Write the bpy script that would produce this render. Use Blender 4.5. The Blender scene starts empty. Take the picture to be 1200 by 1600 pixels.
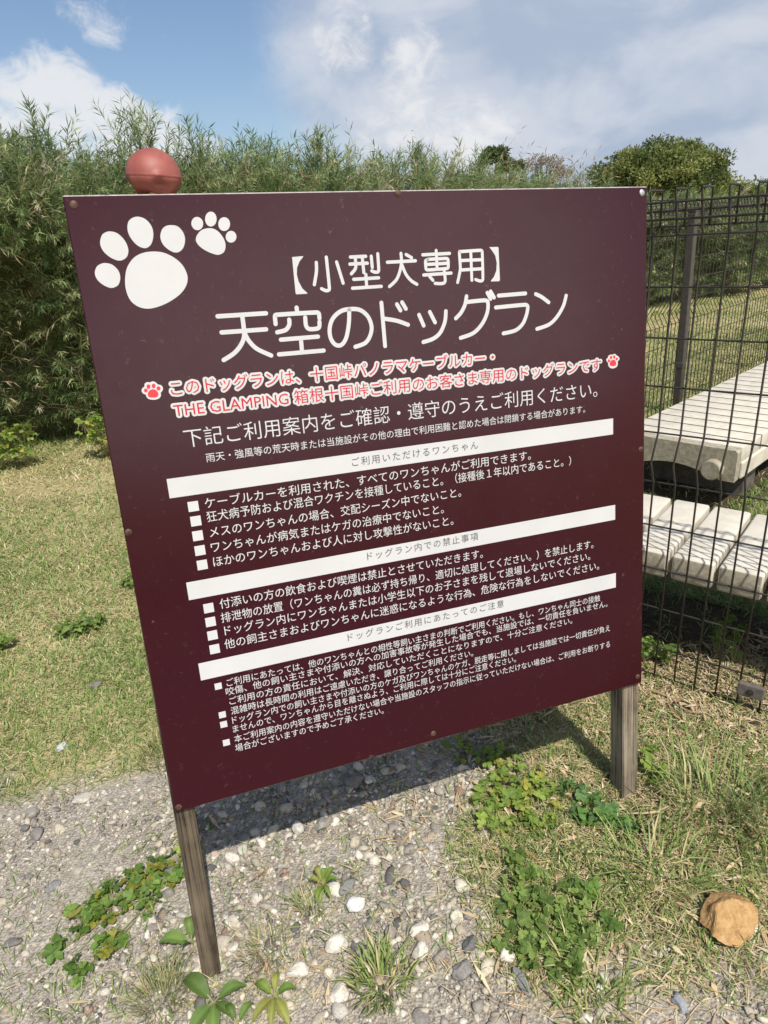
import bpy, bmesh, math, random
import numpy as np
from mathutils import Vector, Matrix

scene = bpy.context.scene
col = scene.collection
R = math.radians

# ------------------------------------------------------------------ camera
EYE = 1.53                                    # eye height above the gravel
cd = bpy.data.cameras.new('camera'); cam = bpy.data.objects.new('camera', cd); col.objects.link(cam)
cd.sensor_fit = 'VERTICAL'; cd.sensor_height = 24.0; cd.sensor_width = 18.0
cd.lens = 24.0 * 1061.444 / 1600.0
cd.clip_start = 0.02; cd.clip_end = 3000
_up = Vector((-0.05990404, -0.92280741, -0.38057587))     # gravity seen in the camera (x right, y down, z forward)
_f = (Vector((0, 0, 1)) - _up * _up.z).normalized(); _r = _f.cross(_up)
M3 = Matrix((_r, _f, _up))
cam.matrix_world = Matrix.Translation((0, 0, EYE)) @ (M3 @ Matrix(((1, 0, 0), (0, -1, 0), (0, 0, -1)))).to_4x4()
scene.camera = cam

# ------------------------------------------------------------------ exposure, sky, sun
scene.view_settings.view_transform = 'Standard'; scene.view_settings.look = 'None'
scene.view_settings.gamma = 1.0; scene.view_settings.use_curve_mapping = False
scene.view_settings.exposure = 0.32
SUN_EL, SUN_AZ = R(57), math.atan2(0.36, -0.933)
world = bpy.data.worlds.new('World'); scene.world = world; world.use_nodes = True
wn, wl = world.node_tree.nodes, world.node_tree.links
wn.clear()
wout = wn.new('ShaderNodeOutputWorld'); bg = wn.new('ShaderNodeBackground'); bg.inputs[1].default_value = 0.1
sky = wn.new('ShaderNodeTexSky'); sky.sky_type = 'NISHITA'; sky.sun_disc = False
sky.sun_elevation = SUN_EL; sky.sun_rotation = SUN_AZ; sky.air_density = 1.0; sky.dust_density = 1.2; sky.ozone_density = 2.5
tc = wn.new('ShaderNodeTexCoord')

def wmath(op, a, b=None, clamp=False):
    n = wn.new('ShaderNodeMath'); n.operation = op; n.use_clamp = clamp
    for i, v in enumerate((a, b)):
        if v is None: continue
        if isinstance(v, (int, float)): n.inputs[i].default_value = v
        else: wl.new(v, n.inputs[i])
    return n.outputs[0]

def wblob(az, el, rad, squash=1.0):
    """soft round patch of sky, azimuth from north (y) to the right, elevation, radius in degrees"""
    a, e = R(az), R(el)
    c = (math.sin(a) * math.cos(e), math.cos(a) * math.cos(e), math.sin(e))
    n = wn.new('ShaderNodeVectorMath'); n.operation = 'DOT_PRODUCT'; wl.new(tc.outputs['Generated'], n.inputs[0]); n.inputs[1].default_value = c
    m = wn.new('ShaderNodeMapRange'); m.interpolation_type = 'SMOOTHSTEP'; wl.new(n.outputs['Value'], m.inputs[0])
    m.inputs[1].default_value = math.cos(R(rad)); m.inputs[2].default_value = math.cos(R(rad * .15))
    return m.outputs[0]

def wnoise(scale, detail, rough, zs=1.6, off=0.0, dist=0.0):
    mp = wn.new('ShaderNodeMapping'); wl.new(tc.outputs['Generated'], mp.inputs[0]); mp.inputs['Scale'].default_value = (1, 1, zs); mp.inputs['Location'].default_value = (off, off * .7, 0)
    n = wn.new('ShaderNodeTexNoise'); wl.new(mp.outputs[0], n.inputs[0]); n.inputs['Scale'].default_value = scale
    n.inputs['Detail'].default_value = detail; n.inputs['Roughness'].default_value = rough; n.inputs['Distortion'].default_value = dist
    return n.outputs[0]

def wramp(v, lo, hi):
    m = wn.new('ShaderNodeMapRange'); m.interpolation_type = 'SMOOTHSTEP'; wl.new(v, m.inputs[0]); m.inputs[1].default_value = lo; m.inputs[2].default_value = hi
    return m.outputs[0]

def wmix(f, a, b):
    n = wn.new('ShaderNodeMix'); n.data_type = 'RGBA'
    wl.new(f, n.inputs[0])
    for i, v in ((6, a), (7, b)):
        if isinstance(v, tuple): n.inputs[i].default_value = (*v, 1)
        else: wl.new(v, n.inputs[i])
    return n.outputs[2]

n1 = wnoise(7, 8, .62, 1.8, 3.1, .3)
n2 = wnoise(26, 9, .64, 1.4, 7.7, .6)
fine = wmath('ADD', wmath('MULTIPLY', n1, .5), wmath('MULTIPLY', n2, .5))
# grey-white sheet of cloud on the right and overhead
sheet = None
for az, el, rad, wgt in ((16, 14, 22, 1.0), (28, 12, 18, 1.0), (3, 12, 12, .8), (9, 7, 10, .6), (3, 34, 24, .7), (150, 40, 40, .45), (-90, 30, 30, .4), (95, 28, 40, .5)):
    b = wmath('MULTIPLY', wblob(az, el, rad), wgt)
    sheet = b if sheet is None else wmath('MAXIMUM', sheet, b)
sheet = wramp(wmath('ADD', sheet, wmath('MULTIPLY', wmath('SUBTRACT', fine, .5), .9)), .10, .80)
# bright puffs of cumulus
puff = None
for az, el, rad, wgt in ((-20.5, 8.9, 4.5, 1.0), (-24, 8.0, 4.5, 1.0), (-17.2, 7.6, 3.7, 1.0), (-14.6, 6.2, 3.8, .9), (-12, 4.6, 3.5, .8), (4.6, 10.8, 3.6, .72), (3.8, 8.6, 3.2, .66), (7.8, 6.2, 5.0, .66), (-.5, 12.6, 3.2, .6), (2, 5.6, 5.0, .5), (-17, 14.6, 3.0, .45), (60, 18, 14, .8), (170, 25, 20, .8), (-70, 16, 14, .8), (-130, 22, 20, .8)):
    b = wmath('MULTIPLY', wblob(az, el, rad), wgt)
    puff = b if puff is None else wmath('MAXIMUM', puff, b)
puff = wramp(wmath('ADD', puff, wmath('MULTIPLY', wmath('SUBTRACT', fine, .5), 2.9)), .26, 1.0)
hsv = wn.new('ShaderNodeHueSaturation'); hsv.inputs['Saturation'].default_value = 1.0; hsv.inputs['Value'].default_value = 1.0
wl.new(sky.outputs[0], hsv.inputs['Color'])
broad = wnoise(5.5, 5, .52, 2.0, 1.4, .5)
shade = wmix(wramp(broad, .36, .64), (3.35, 4.0, 5.15), (5.1, 5.45, 6.1))
c1 = wmix(wmath('MULTIPLY', sheet, .96), hsv.outputs[0], shade)
c2 = wmix(wmath('MULTIPLY', puff, .85), c1, (6.9, 6.9, 7.0))
# bright unseen sky patch added behind the camera for the panel top to reflect
added_glow = wramp(wmath('ADD', wmath('MAXIMUM', wblob(140, 8, 24), wblob(156, 7, 18)), wmath('MULTIPLY', wmath('SUBTRACT', fine, .5), .8)), .2, .9)
c2 = wmix(wmath('MULTIPLY', added_glow, .9), c2, (22, 21, 20.8))
wl.new(c2, bg.inputs[0]); wl.new(bg.outputs[0], wout.inputs[0])

sd = bpy.data.lights.new('sun', 'SUN'); sd.energy = 4.0; sd.angle = R(.53); sd.color = (1, .955, .88)
sun = bpy.data.objects.new('sun', sd); col.objects.link(sun); sun.location = (1, -3, 6)
TO_SUN = Vector((math.sin(SUN_AZ) * math.cos(SUN_EL), math.cos(SUN_AZ) * math.cos(SUN_EL), math.sin(SUN_EL)))
sun.rotation_euler = (-TO_SUN).to_track_quat('-Z', 'Y').to_euler()

# ------------------------------------------------------------------ helpers
rng = np.random.default_rng(7)

def tag(o, label=None, cat=None, group=None, kind=None):
    if label: o['label'] = label
    if cat: o['category'] = cat
    if group: o['group'] = group
    if kind: o['kind'] = kind
    return o

def empty(name, loc=(0, 0, 0), rz=0.0):
    o = bpy.data.objects.new(name, None); o.empty_display_size = .1; col.objects.link(o)
    o.location = loc; o.rotation_euler = (0, 0, rz); return o

def link(name, me, parent=None):
    o = bpy.data.objects.new(name, me); col.objects.link(o)
    if parent is not None: o.parent = parent
    return o

def arrmesh(name, V, F, mat, C=None, parent=None, smooth=False, mi=None):
    """one mesh object out of a vertex array and a triangle or quad array, C = colour per vertex"""
    V = np.ascontiguousarray(V, dtype=np.float32).reshape(-1, 3); F = np.ascontiguousarray(F, dtype=np.int32)
    me = bpy.data.meshes.new(name); k = F.shape[1]; n = len(F)
    me.vertices.add(len(V)); me.vertices.foreach_set('co', V.ravel())
    me.loops.add(n * k); me.loops.foreach_set('vertex_index', F.ravel())
    me.polygons.add(n); me.polygons.foreach_set('loop_start', np.arange(0, n * k, k, dtype=np.int32))
    try: me.polygons.foreach_set('loop_total', np.full(n, k, dtype=np.int32))
    except Exception: pass
    mats = mat if isinstance(mat, (list, tuple)) else [mat]
    for m in mats: me.materials.append(m)
    if mi is not None: me.polygons.foreach_set('material_index', np.ascontiguousarray(mi, dtype=np.int32))
    if smooth: me.polygons.foreach_set('use_smooth', np.ones(n, dtype=bool))
    if C is not None:
        a = me.color_attributes.new('col', 'FLOAT_COLOR', 'POINT')
        c4 = np.ones((len(V), 4), dtype=np.float32); c4[:, :3] = np.asarray(C, dtype=np.float32).reshape(-1, 3)
        a.data.foreach_set('color', c4.ravel())
    me.update(calc_edges=True); me.validate()
    return link(name, me, parent)

class MB:
    """collects solid shapes into one mesh"""
    def __init__(self): self.bm = bmesh.new()
    def box(self, c, s, rot=None, bevel=0.0, seg=2):
        m = Matrix.Translation(c) @ (rot.to_4x4() if rot is not None else Matrix.Identity(4)) @ Matrix.Diagonal((*s, 1))
        r = bmesh.ops.create_cube(self.bm, size=1, matrix=m)
        if bevel > 0:
            es = list({e for v in r['verts'] for e in v.link_edges})
            bmesh.ops.bevel(self.bm, geom=es, offset=bevel, segments=seg, profile=.5, affect='EDGES')
        return self
    def tube(self, pts, r, n=8, caps=True, closed=False):
        pts = [Vector(p) for p in pts]; rings = []; k = len(pts)
        rr = r if isinstance(r, (list, tuple)) else [r] * k
        nrm = None
        for i, p in enumerate(pts):
            a = pts[i - 1] if i > 0 else p; b = pts[i + 1] if i < k - 1 else p
            t = (b - a).normalized()
            if nrm is None: nrm = t.orthogonal().normalized()
            else: nrm = (nrm - t * nrm.dot(t)).normalized()
            bi = t.cross(nrm)
            rings.append([self.bm.verts.new(p + (nrm * math.cos(q) + bi * math.sin(q)) * rr[i]) for q in (2 * math.pi * j / n for j in range(n))])
        for a, b in zip(rings, rings[1:]):
            for j in range(n): self.bm.faces.new((a[j], a[(j + 1) % n], b[(j + 1) % n], b[j]))
        if caps:
            self.bm.faces.new(list(reversed(rings[0]))); self.bm.faces.new(rings[-1])
        return self
    def build(self, name, mat, parent=None, smooth=False, angle=None):
        bmesh.ops.recalc_face_normals(self.bm, faces=self.bm.faces)
        me = bpy.data.meshes.new(name); self.bm.to_mesh(me); self.bm.free()
        for m in (mat if isinstance(mat, (list, tuple)) else [mat]): me.materials.append(m)
        if smooth: me.polygons.foreach_set('use_smooth', np.ones(len(me.polygons), dtype=bool))
        if smooth and angle: me.set_sharp_from_angle(angle=R(angle))
        return link(name, me, parent)

def lumps(P, seed, f=1.0, octv=3):
    """smooth pseudo-noise in -1..1 at points P (N,3)"""
    r = np.random.default_rng(seed); out = np.zeros(len(P)); amp = 1.0; tot = 0
    for o in range(octv):
        for _ in range(4):
            k = r.normal(size=3); k /= np.linalg.norm(k); ph = r.uniform(0, 6.28)
            out += amp * np.sin(P @ k * f * (2 ** o) * r.uniform(.7, 1.3) * 3 + ph)
        tot += amp * 2.2; amp *= .55
    return np.clip(out / tot, -1, 1)

# ------------------------------------------------------------------ materials
def mat(name):
    m = bpy.data.materials.new(name); m.use_nodes = True; nt = m.node_tree; b = nt.nodes['Principled BSDF']
    return m, nt.nodes, nt.links, b

def ramp(N, pts):
    r = N.new('ShaderNodeValToRGB'); e = r.color_ramp.elements
    while len(e) < len(pts): e.new(.5)
    for x, (p, c) in zip(e, pts): x.position = p; x.color = (*c, 1) if len(c) == 3 else c
    return r

def noise(N, L, scale, detail=5, rough=.6, vec=None, coord='Object', mscale=None):
    n = N.new('ShaderNodeTexNoise'); n.inputs['Scale'].default_value = scale; n.inputs['Detail'].default_value = detail; n.inputs['Roughness'].default_value = rough
    if vec is None:
        t = N.new('ShaderNodeTexCoord'); vec = t.outputs[coord]
        if mscale:
            mp = N.new('ShaderNodeMapping'); L.new(vec, mp.inputs[0]); mp.inputs['Scale'].default_value = mscale; vec = mp.outputs[0]
    L.new(vec, n.inputs['Vector']); return n

def bump(N, L, src, b, strength=.3, dist=.01):
    u = N.new('ShaderNodeBump'); u.inputs['Strength'].default_value = strength; u.inputs['Distance'].default_value = dist
    L.new(src, u.inputs['Height']); L.new(u.outputs[0], b.inputs['Normal']); return u

def noisy(name, c0, c1, scale=20, rough=.7, bs=.2, bd=.003, detail=6, spec=.4, mscale=None, lo=.3, hi=.7, metal=0.0):
    m, N, L, b = mat(name); n = noise(N, L, scale, detail, mscale=mscale); r = ramp(N, ((lo, c0), (hi, c1)))
    L.new(n.outputs[0], r.inputs[0]); L.new(r.outputs[0], b.inputs['Base Color']); b.inputs['Roughness'].default_value = rough
    b.inputs['Specular IOR Level'].default_value = spec; b.inputs['Metallic'].default_value = metal
    if bs: bump(N, L, n.outputs[0], b, bs, bd)
    return m

def leafmat(name, rough=.5, trans=.3, spec=.35):
    m, N, L, b = mat(name); a = N.new('ShaderNodeAttribute'); a.attribute_name = 'col'
    L.new(a.outputs['Color'], b.inputs['Base Color']); b.inputs['Roughness'].default_value = rough; b.inputs['Specular IOR Level'].default_value = spec
    t = N.new('ShaderNodeBsdfTranslucent'); L.new(a.outputs['Color'], t.inputs['Color'])
    x = N.new('ShaderNodeMixShader'); x.inputs[0].default_value = trans
    L.new(b.outputs[0], x.inputs[1]); L.new(t.outputs[0], x.inputs[2]); L.new(x.outputs[0], N['Material Output'].inputs[0])
    return m

M_LEAF = leafmat('leaf', .52, .42, .3); M_GRASS = leafmat('grass', .6, .25, .25); M_STRAW = leafmat('straw', .8, .1, .15)

def panel_material():
    m, N, L, b = mat('maroon_panel')
    t = N.new('ShaderNodeTexCoord'); v = t.outputs['Object']
    big = noise(N, L, 2.2, 4, .5, v); r = ramp(N, ((.3, (.0275, .0010, .0048)), (.7, (.033, .0018, .0064)))); L.new(big.outputs[0], r.inputs[0])
    # fine scratches and dust
    mp = N.new('ShaderNodeMapping'); L.new(v, mp.inputs[0]); mp.inputs['Scale'].default_value = (1, 1, .35)
    nz = noise(N, L, 420, 3, .7, mp.outputs[0]); rs = ramp(N, ((.70, (0, 0, 0)), (.82, (1, 1, 1)))); L.new(nz.outputs[0], rs.inputs[0])
    ar = noise(N, L, 9, 4, .7, v); ra = ramp(N, ((.38, (0, 0, 0)), (.62, (1, 1, 1)))); L.new(ar.outputs[0], ra.inputs[0])
    wv = N.new('ShaderNodeTexVoronoi'); wv.feature = 'DISTANCE_TO_EDGE'; wv.inputs['Scale'].default_value = 26
    dn = noise(N, L, 14, 3, .6, v); mxv = N.new('ShaderNodeMixRGB'); mxv.inputs[0].default_value = .25; L.new(v, mxv.inputs[1]); L.new(dn.outputs['Color'], mxv.inputs[2]); L.new(mxv.outputs[0], wv.inputs['Vector'])
    rw = ramp(N, ((.0, (1, 1, 1)), (.012, (0, 0, 0)))); L.new(wv.outputs[0], rw.inputs[0])
    br = noise(N, L, 60, 2, .5, v); rb = ramp(N, ((.56, (0, 0, 0)), (.68, (1, 1, 1)))); L.new(br.outputs[0], rb.inputs[0])
    def mul(a, c):
        q = N.new('ShaderNodeMath'); q.operation = 'MULTIPLY'; L.new(a, q.inputs[0])
        if isinstance(c, float): q.inputs[1].default_value = c
        else: L.new(c, q.inputs[1])
        return q.outputs[0]
    s1 = mul(rs.outputs[0], ra.outputs[0]); s2 = mul(mul(rw.outputs[0], rb.outputs[0]), ra.outputs[0])
    ad = N.new('ShaderNodeMath'); ad.operation = 'MAXIMUM'; L.new(s1, ad.inputs[0]); L.new(mul(s2, .7), ad.inputs[1])
    dirt = mul(ad.outputs[0], .8)
    mx = N.new('ShaderNodeMixRGB'); L.new(dirt, mx.inputs[0]); L.new(r.outputs[0], mx.inputs[1]); mx.inputs[2].default_value = (.33, .24, .22, 1)
    L.new(mx.outputs[0], b.inputs['Base Color'])
    b.inputs['Roughness'].default_value = .33; b.inputs['Specular IOR Level'].default_value = .34
    rr = ramp(N, ((.3, (.19, .19, .19)), (.7, (.26, .26, .26)))); L.new(ar.outputs[0], rr.inputs[0]); L.new(rr.outputs[0], b.inputs['Roughness'])
    return m

def wood_material(name, dark, light):
    m, N, L, b = mat(name); t = N.new('ShaderNodeTexCoord'); v = t.outputs['Object']
    mp = N.new('ShaderNodeMapping'); L.new(v, mp.inputs[0]); mp.inputs['Scale'].default_value = (1, 1, .02)
    n = noise(N, L, 190, 5, .65, mp.outputs[0]); w = noise(N, L, 12, 4, .6, v)
    a = N.new('ShaderNodeMath'); a.operation = 'MULTIPLY_ADD'; L.new(w.outputs[0], a.inputs[0]); a.inputs[1].default_value = .45; L.new(n.outputs[0], a.inputs[2])
    r = ramp(N, ((.56, dark), (.70, tuple((p + q) / 2 for p, q in zip(dark, light))), (.90, light))); L.new(a.outputs[0], r.inputs[0])
    L.new(r.outputs[0], b.inputs['Base Color']); b.inputs['Roughness'].default_value = .85; b.inputs['Specular IOR Level'].default_value = .2
    bump(N, L, n.outputs[0], b, .6, .003); return m

M_PANEL = panel_material()
M_EDGE = noisy('panel_edge', (.25, .2, .19), (.5, .46, .42), 60, .7)
M_WHITE = noisy('white_vinyl', (.51, .505, .492), (.56, .555, .54), 8, .6, 0, spec=.15)
M_RED = noisy('red_vinyl', (.62, .03, .045), (.70, .045, .06), 9, .45, 0)
M_PINK = noisy('red_ink', (.46, .008, .020), (.52, .014, .028), 9, .45, 0)
M_GREY = noisy('grey_ink', (.07, .07, .075), (.12, .12, .125), 9, .5, 0)
M_POST = wood_material('weathered_post', (.022, .016, .010), (.155, .12, .082))
M_POST2 = wood_material('pale_weathered_post', (.06, .046, .031), (.30, .25, .18))
M_RUST = noisy('rusty_steel', (.05, .024, .016), (.15, .08, .055), 150, .6, .3, .001, metal=.3)
M_ZINC = noisy('zinc_steel', (.42, .42, .42), (.62, .62, .62), 120, .4, .1, .001, metal=.8)
M_WIRE = noisy('dark_bronze_coating', (.028, .022, .018), (.052, .043, .036), 40, .5, .05, .001, spec=.4)
M_FPOST = noisy('fence_post_paint', (.055, .046, .040), (.085, .073, .065), 30, .5, .05, .001)
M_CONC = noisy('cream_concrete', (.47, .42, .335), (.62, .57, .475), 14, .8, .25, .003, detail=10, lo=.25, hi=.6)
M_CONC2 = noisy('rough_shaded_concrete', (.24, .205, .145), (.44, .39, .30), 45, .9, .5, .004, detail=8)  # rough and darker than the cream: dimness of front faces is painted in
M_CONC3 = noisy('shaded_dirty_concrete', (.07, .06, .048), (.16, .14, .11), 25, .9, .4, .004, detail=8)  # dark copy: shade painted on legs and undersides, dirt in slat joints

# ------------------------------------------------------------------ ground
def gz(x, y):
    x = np.asarray(x, dtype=float); y = np.asarray(y, dtype=float)
    return .088 * np.tanh((x + .46) / 1.5) + .045 * np.tanh(y - 1.045) - .04 + .010 * np.sin(x * 3.1 + 1.3) * np.sin(y * 2.7 + .4) * np.exp(-(x * x + y * y) / 60)

GRAVEL = np.array([(-7, -3), (-6, 1.9), (-2.2, 1.78), (-1.275, 1.709), (-1.017, 1.728), (-.788, 1.795), (-.501, 1.97), (-.133, 1.87), (.24, 1.76), (.275, 1.57), (.175, 1.321), (.205, 1.186), (.225, 1.054), (.29, .938), (.36, .86), (.42, .98), (.50, 1.015), (.70, 1.0), (.85, 1.05), (1.1, 1.0), (1.5, .8), (3, .2), (5, -3)])
def inside_gravel(x, y):
    """signed distance to the gravel patch, positive inside"""
    P = np.stack([x, y], -1).reshape(-1, 2); A = GRAVEL; B = np.roll(A, -1, 0); d = np.full(len(P), 1e9); ins = np.zeros(len(P), bool)
    for a, b in zip(A, B):
        ab = b - a; t = np.clip(((P - a) @ ab) / (ab @ ab), 0, 1); d = np.minimum(d, np.linalg.norm(P - a - t[:, None] * ab, axis=1))
        c = (a[1] > P[:, 1]) != (b[1] > P[:, 1]); xi = (b[0] - a[0]) * (P[:, 1] - a[1]) / (b[1] - a[1] + 1e-12) + a[0]; ins ^= c & (P[:, 0] < xi)
    return np.where(ins, d, -d)
def gravel_amount(x, y):
    p3 = np.stack([x, y, np.zeros_like(x)], -1)
    return np.clip(.5 + (inside_gravel(x, y) + .12 * lumps(p3, 5, 3.6, 4)) / .18, 0, 1)

def axis(fine0, fine1, step, far, grow=1.16):
    a = list(np.arange(fine0, fine1 + 1e-6, step)); s = step; v = a[-1]
    while v < far: s *= grow; v += s; a.append(v)
    s = step; v = a[0]; b = []
    while v > -far: s *= grow; v -= s; b.append(v)
    return np.array(b[::-1] + a)
gx, gy = axis(-2.6, 2.2, .025, 900), axis(.3, 3.2, .025, 900)
X, Y = np.meshgrid(gx, gy); x1, y1 = X.ravel(), Y.ravel()
gm = gravel_amount(x1, y1)
soil_shade = np.clip(1.25 - np.maximum(np.abs((x1 - .99) * -.767 + (y1 - 2.21) * .642 + .1) / 1.15, np.abs((x1 - .99) * .642 + (y1 - 2.21) * .767 + .08) / .46), 0, 1)  # bare soil darkened to paint in the deep shade under the bench
table_shade = np.clip(1.3 - np.maximum(np.abs((x1 - 1.9) * .729 + (y1 - 3.85) * .685) / .75, np.abs((x1 - 1.9) * .685 - (y1 - 3.85) * .729) / .5), 0, 1)  # the same painted shade on the ground under the low table
soil_shade = np.clip(np.maximum(soil_shade, table_shade) * 2.2 + .6 * lumps(np.stack([x1, y1, 0 * x1], -1), 15, 4, 3) * (soil_shade > 0), 0, 1)
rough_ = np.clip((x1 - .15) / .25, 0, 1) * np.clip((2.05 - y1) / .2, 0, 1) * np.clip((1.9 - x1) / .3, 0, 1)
soil_shade = np.maximum(soil_shade, rough_ * np.clip(.62 + .5 * lumps(np.stack([x1, y1, 0 * x1], -1), 16, 5, 3), 0, 1))
near = np.exp(-((x1 / 4) ** 2 + (y1 / 5) ** 2))
zz = gz(x1, y1) + .006 * lumps(np.stack([x1, y1, 0 * x1], -1), 11, 9, 3) * near
ii = np.arange(len(gx) * len(gy)).reshape(len(gy), len(gx))
F = np.stack([ii[:-1, :-1], ii[:-1, 1:], ii[1:, 1:], ii[1:, :-1]], -1).reshape(-1, 4)

def ground_material():
    m, N, L, b = mat('ground'); t = N.new('ShaderNodeTexCoord'); v = t.outputs['Object']
    a = N.new('ShaderNodeAttribute'); a.attribute_name = 'col'
    g1 = noise(N, L, 38, 8, .7, v); rg = ramp(N, ((.28, (.17, .145, .115)), (.48, (.31, .27, .215)), (.72, (.48, .425, .345)))); L.new(g1.outputs[0], rg.inputs[0])
    vo = N.new('ShaderNodeTexVoronoi'); vo.inputs['Scale'].default_value = 150; L.new(v, vo.inputs['Vector'])
    rv = ramp(N, ((0, (.14, .125, .11)), (.4, (.31, .275, .23)), (.75, (.49, .44, .37)), (1, (.62, .57, .49)))); L.new(vo.outputs['Color'], rv.inputs[0])
    mg = N.new('ShaderNodeMixRGB'); mg.inputs[0].default_value = .55; L.new(rg.outputs[0], mg.inputs[1]); L.new(rv.outputs[0], mg.inputs[2])
    l0 = noise(N, L, 1.3, 6, .65, v); l1 = noise(N, L, 60, 6, .75, v)
    ad = N.new('ShaderNodeMath'); ad.operation = 'MULTIPLY_ADD'; L.new(l1.outputs[0], ad.inputs[0]); ad.inputs[1].default_value = .8; L.new(l0.outputs[0], ad.inputs[2])
    rl = ramp(N, ((.60, (.13, .125, .05)), (.78, (.27, .245, .105)), (.96, (.44, .375, .19)), (1.12, (.5, .42, .23)))); L.new(ad.outputs[0], rl.inputs[0])
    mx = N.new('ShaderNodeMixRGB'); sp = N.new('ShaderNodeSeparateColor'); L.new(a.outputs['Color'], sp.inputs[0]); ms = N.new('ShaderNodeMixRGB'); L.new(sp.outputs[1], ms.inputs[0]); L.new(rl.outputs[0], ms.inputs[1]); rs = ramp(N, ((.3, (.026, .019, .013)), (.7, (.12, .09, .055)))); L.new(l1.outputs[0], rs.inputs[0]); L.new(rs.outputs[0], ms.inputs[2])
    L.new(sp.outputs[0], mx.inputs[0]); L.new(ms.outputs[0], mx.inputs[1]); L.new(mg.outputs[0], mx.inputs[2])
    L.new(mx.outputs[0], b.inputs['Base Color']); b.inputs['Roughness'].default_value = .95; b.inputs['Specular IOR Level'].default_value = .15
    hb = N.new('ShaderNodeMath'); hb.operation = 'ADD'; L.new(g1.outputs[0], hb.inputs[0]); L.new(vo.outputs['Distance'], hb.inputs[1])
    bump(N, L, hb.outputs[0], b, .7, .008); return m
M_GROUND = ground_material()
go = arrmesh('ground', np.stack([x1, y1, zz], -1), F, M_GROUND, np.stack([gm, soil_shade, 0 * gm], -1), smooth=True)
tag(go, 'pale gravel running into a dry mown lawn', 'ground', kind='structure')

# ------------------------------------------------------------------ stones
def ico(sub):
    bm = bmesh.new(); bmesh.ops.create_icosphere(bm, subdivisions=sub, radius=1)
    V = np.array([v.co[:] for v in bm.verts]); F = np.array([[v.index for v in f.verts] for f in bm.faces]); bm.free(); return V, F
def rand_rot(n, r):
    q = r.normal(size=(n, 4)); q /= np.linalg.norm(q, axis=1)[:, None]; w, x, y, z = q.T
    return np.stack([1 - 2 * (y * y + z * z), 2 * (x * y - z * w), 2 * (x * z + y * w), 2 * (x * y + z * w), 1 - 2 * (x * x + z * z), 2 * (y * z - x * w), 2 * (x * z - y * w), 2 * (y * z + x * w), 1 - 2 * (x * x + y * y)], -1).reshape(n, 3, 3)
STONE_COL = np.array([(.60, .54, .44), (.68, .63, .54), (.50, .44, .34), (.37, .335, .285), (.27, .25, .225), (.17, .16, .15), (.42, .345, .26), (.34, .23, .18)])
def stone_colours(n, r):
    c = STONE_COL[r.choice(8, n, p=[.24, .17, .19, .15, .10, .05, .07, .03])]; return c * r.uniform(.68, 1.08, (n, 1))
def scatter_stones(n, size, sub, r, keep):
    V, F = ico(sub); x = r.uniform(-2.3, 1.6, n * 3); y = r.uniform(.62, 2.5, n * 3)
    d = gravel_amount(x, y); k = (r.uniform(size=len(x)) < keep(d, x, y)); x, y = x[k][:n], y[k][:n]; n = len(x)
    s = size(n); S = np.stack([s * r.uniform(.8, 1.35, n), s * r.uniform(.7, 1.1, n), s * r.uniform(.5, .85, n)], -1)
    W = V[None] * (1 + r.uniform(-.26, .26, (n, len(V), 1)) * (1.0 if sub == 1 else .5))
    for _ in range(7):
        kk = r.normal(size=(n, 1, 3)); kk /= np.linalg.norm(kk, axis=2, keepdims=True); W = W - kk * np.maximum((W * kk).sum(2, keepdims=True) - r.uniform(.38, .8, (n, 1, 1)), 0) * .95
    W = np.einsum('nij,nvj->nvi', rand_rot(n, r), W * S[:, None]); W[:, :, 2] *= .75
    W += np.stack([x, y, gz(x, y) + s * .08], -1)[:, None]
    C = np.repeat(stone_colours(n, r)[:, None], len(V), 1)
    return W.reshape(-1, 3), (F[None] + (np.arange(n) * len(V))[:, None, None]).reshape(-1, 3), C.reshape(-1, 3)
def stone_material():
    m, N, L, b = mat('stone'); a = N.new('ShaderNodeAttribute'); a.attribute_name = 'col'
    n = noise(N, L, 160, 6, .7); r = ramp(N, ((.3, (.62, .62, .62)), (.7, (1.18, 1.17, 1.15)))); L.new(n.outputs[0], r.inputs[0])
    x = N.new('ShaderNodeMixRGB'); x.blend_type = 'MULTIPLY'; x.inputs[0].default_value = 1; L.new(a.outputs['Color'], x.inputs[1]); L.new(r.outputs[0], x.inputs[2])
    L.new(x.outputs[0], b.inputs['Base Color']); b.inputs['Roughness'].default_value = .9; b.inputs['Specular IOR Level'].default_value = .2
    bump(N, L, n.outputs[0], b, .5, .003); return m
M_STONE = stone_material()
parts = []
parts.append(scatter_stones(30000, lambda n: np.clip(rng.lognormal(math.log(.0032), .42, n), .0016, .008), 1, rng, lambda d, x, y: np.clip(d * 1.1, 0.0, 1)))
parts.append(scatter_stones(9000, lambda n: np.clip(rng.lognormal(math.log(.0085), .36, n), .005, .017), 1, rng, lambda d, x, y: d * (.35 + .65 * (np.hypot(x + .05, (y - 1.25) * .9) < .75))))
parts.append(scatter_stones(620, lambda n: rng.uniform(.012, .026, n), 2, rng, lambda d, x, y: d * np.where(np.hypot(x + .05, (y - 1.2) * .9) < .6, 1, .16)))
off = 0; Vs, Fs, Cs = [], [], []
for V, F, C in parts: Vs.append(V); Fs.append(F + off); Cs.append(C); off += len(V)
tag(arrmesh('gravel', np.concatenate(Vs), np.concatenate(Fs), M_STONE, np.concatenate(Cs)), 'loose pale and grey gravel under and before the sign', 'gravel', kind='stuff')

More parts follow.
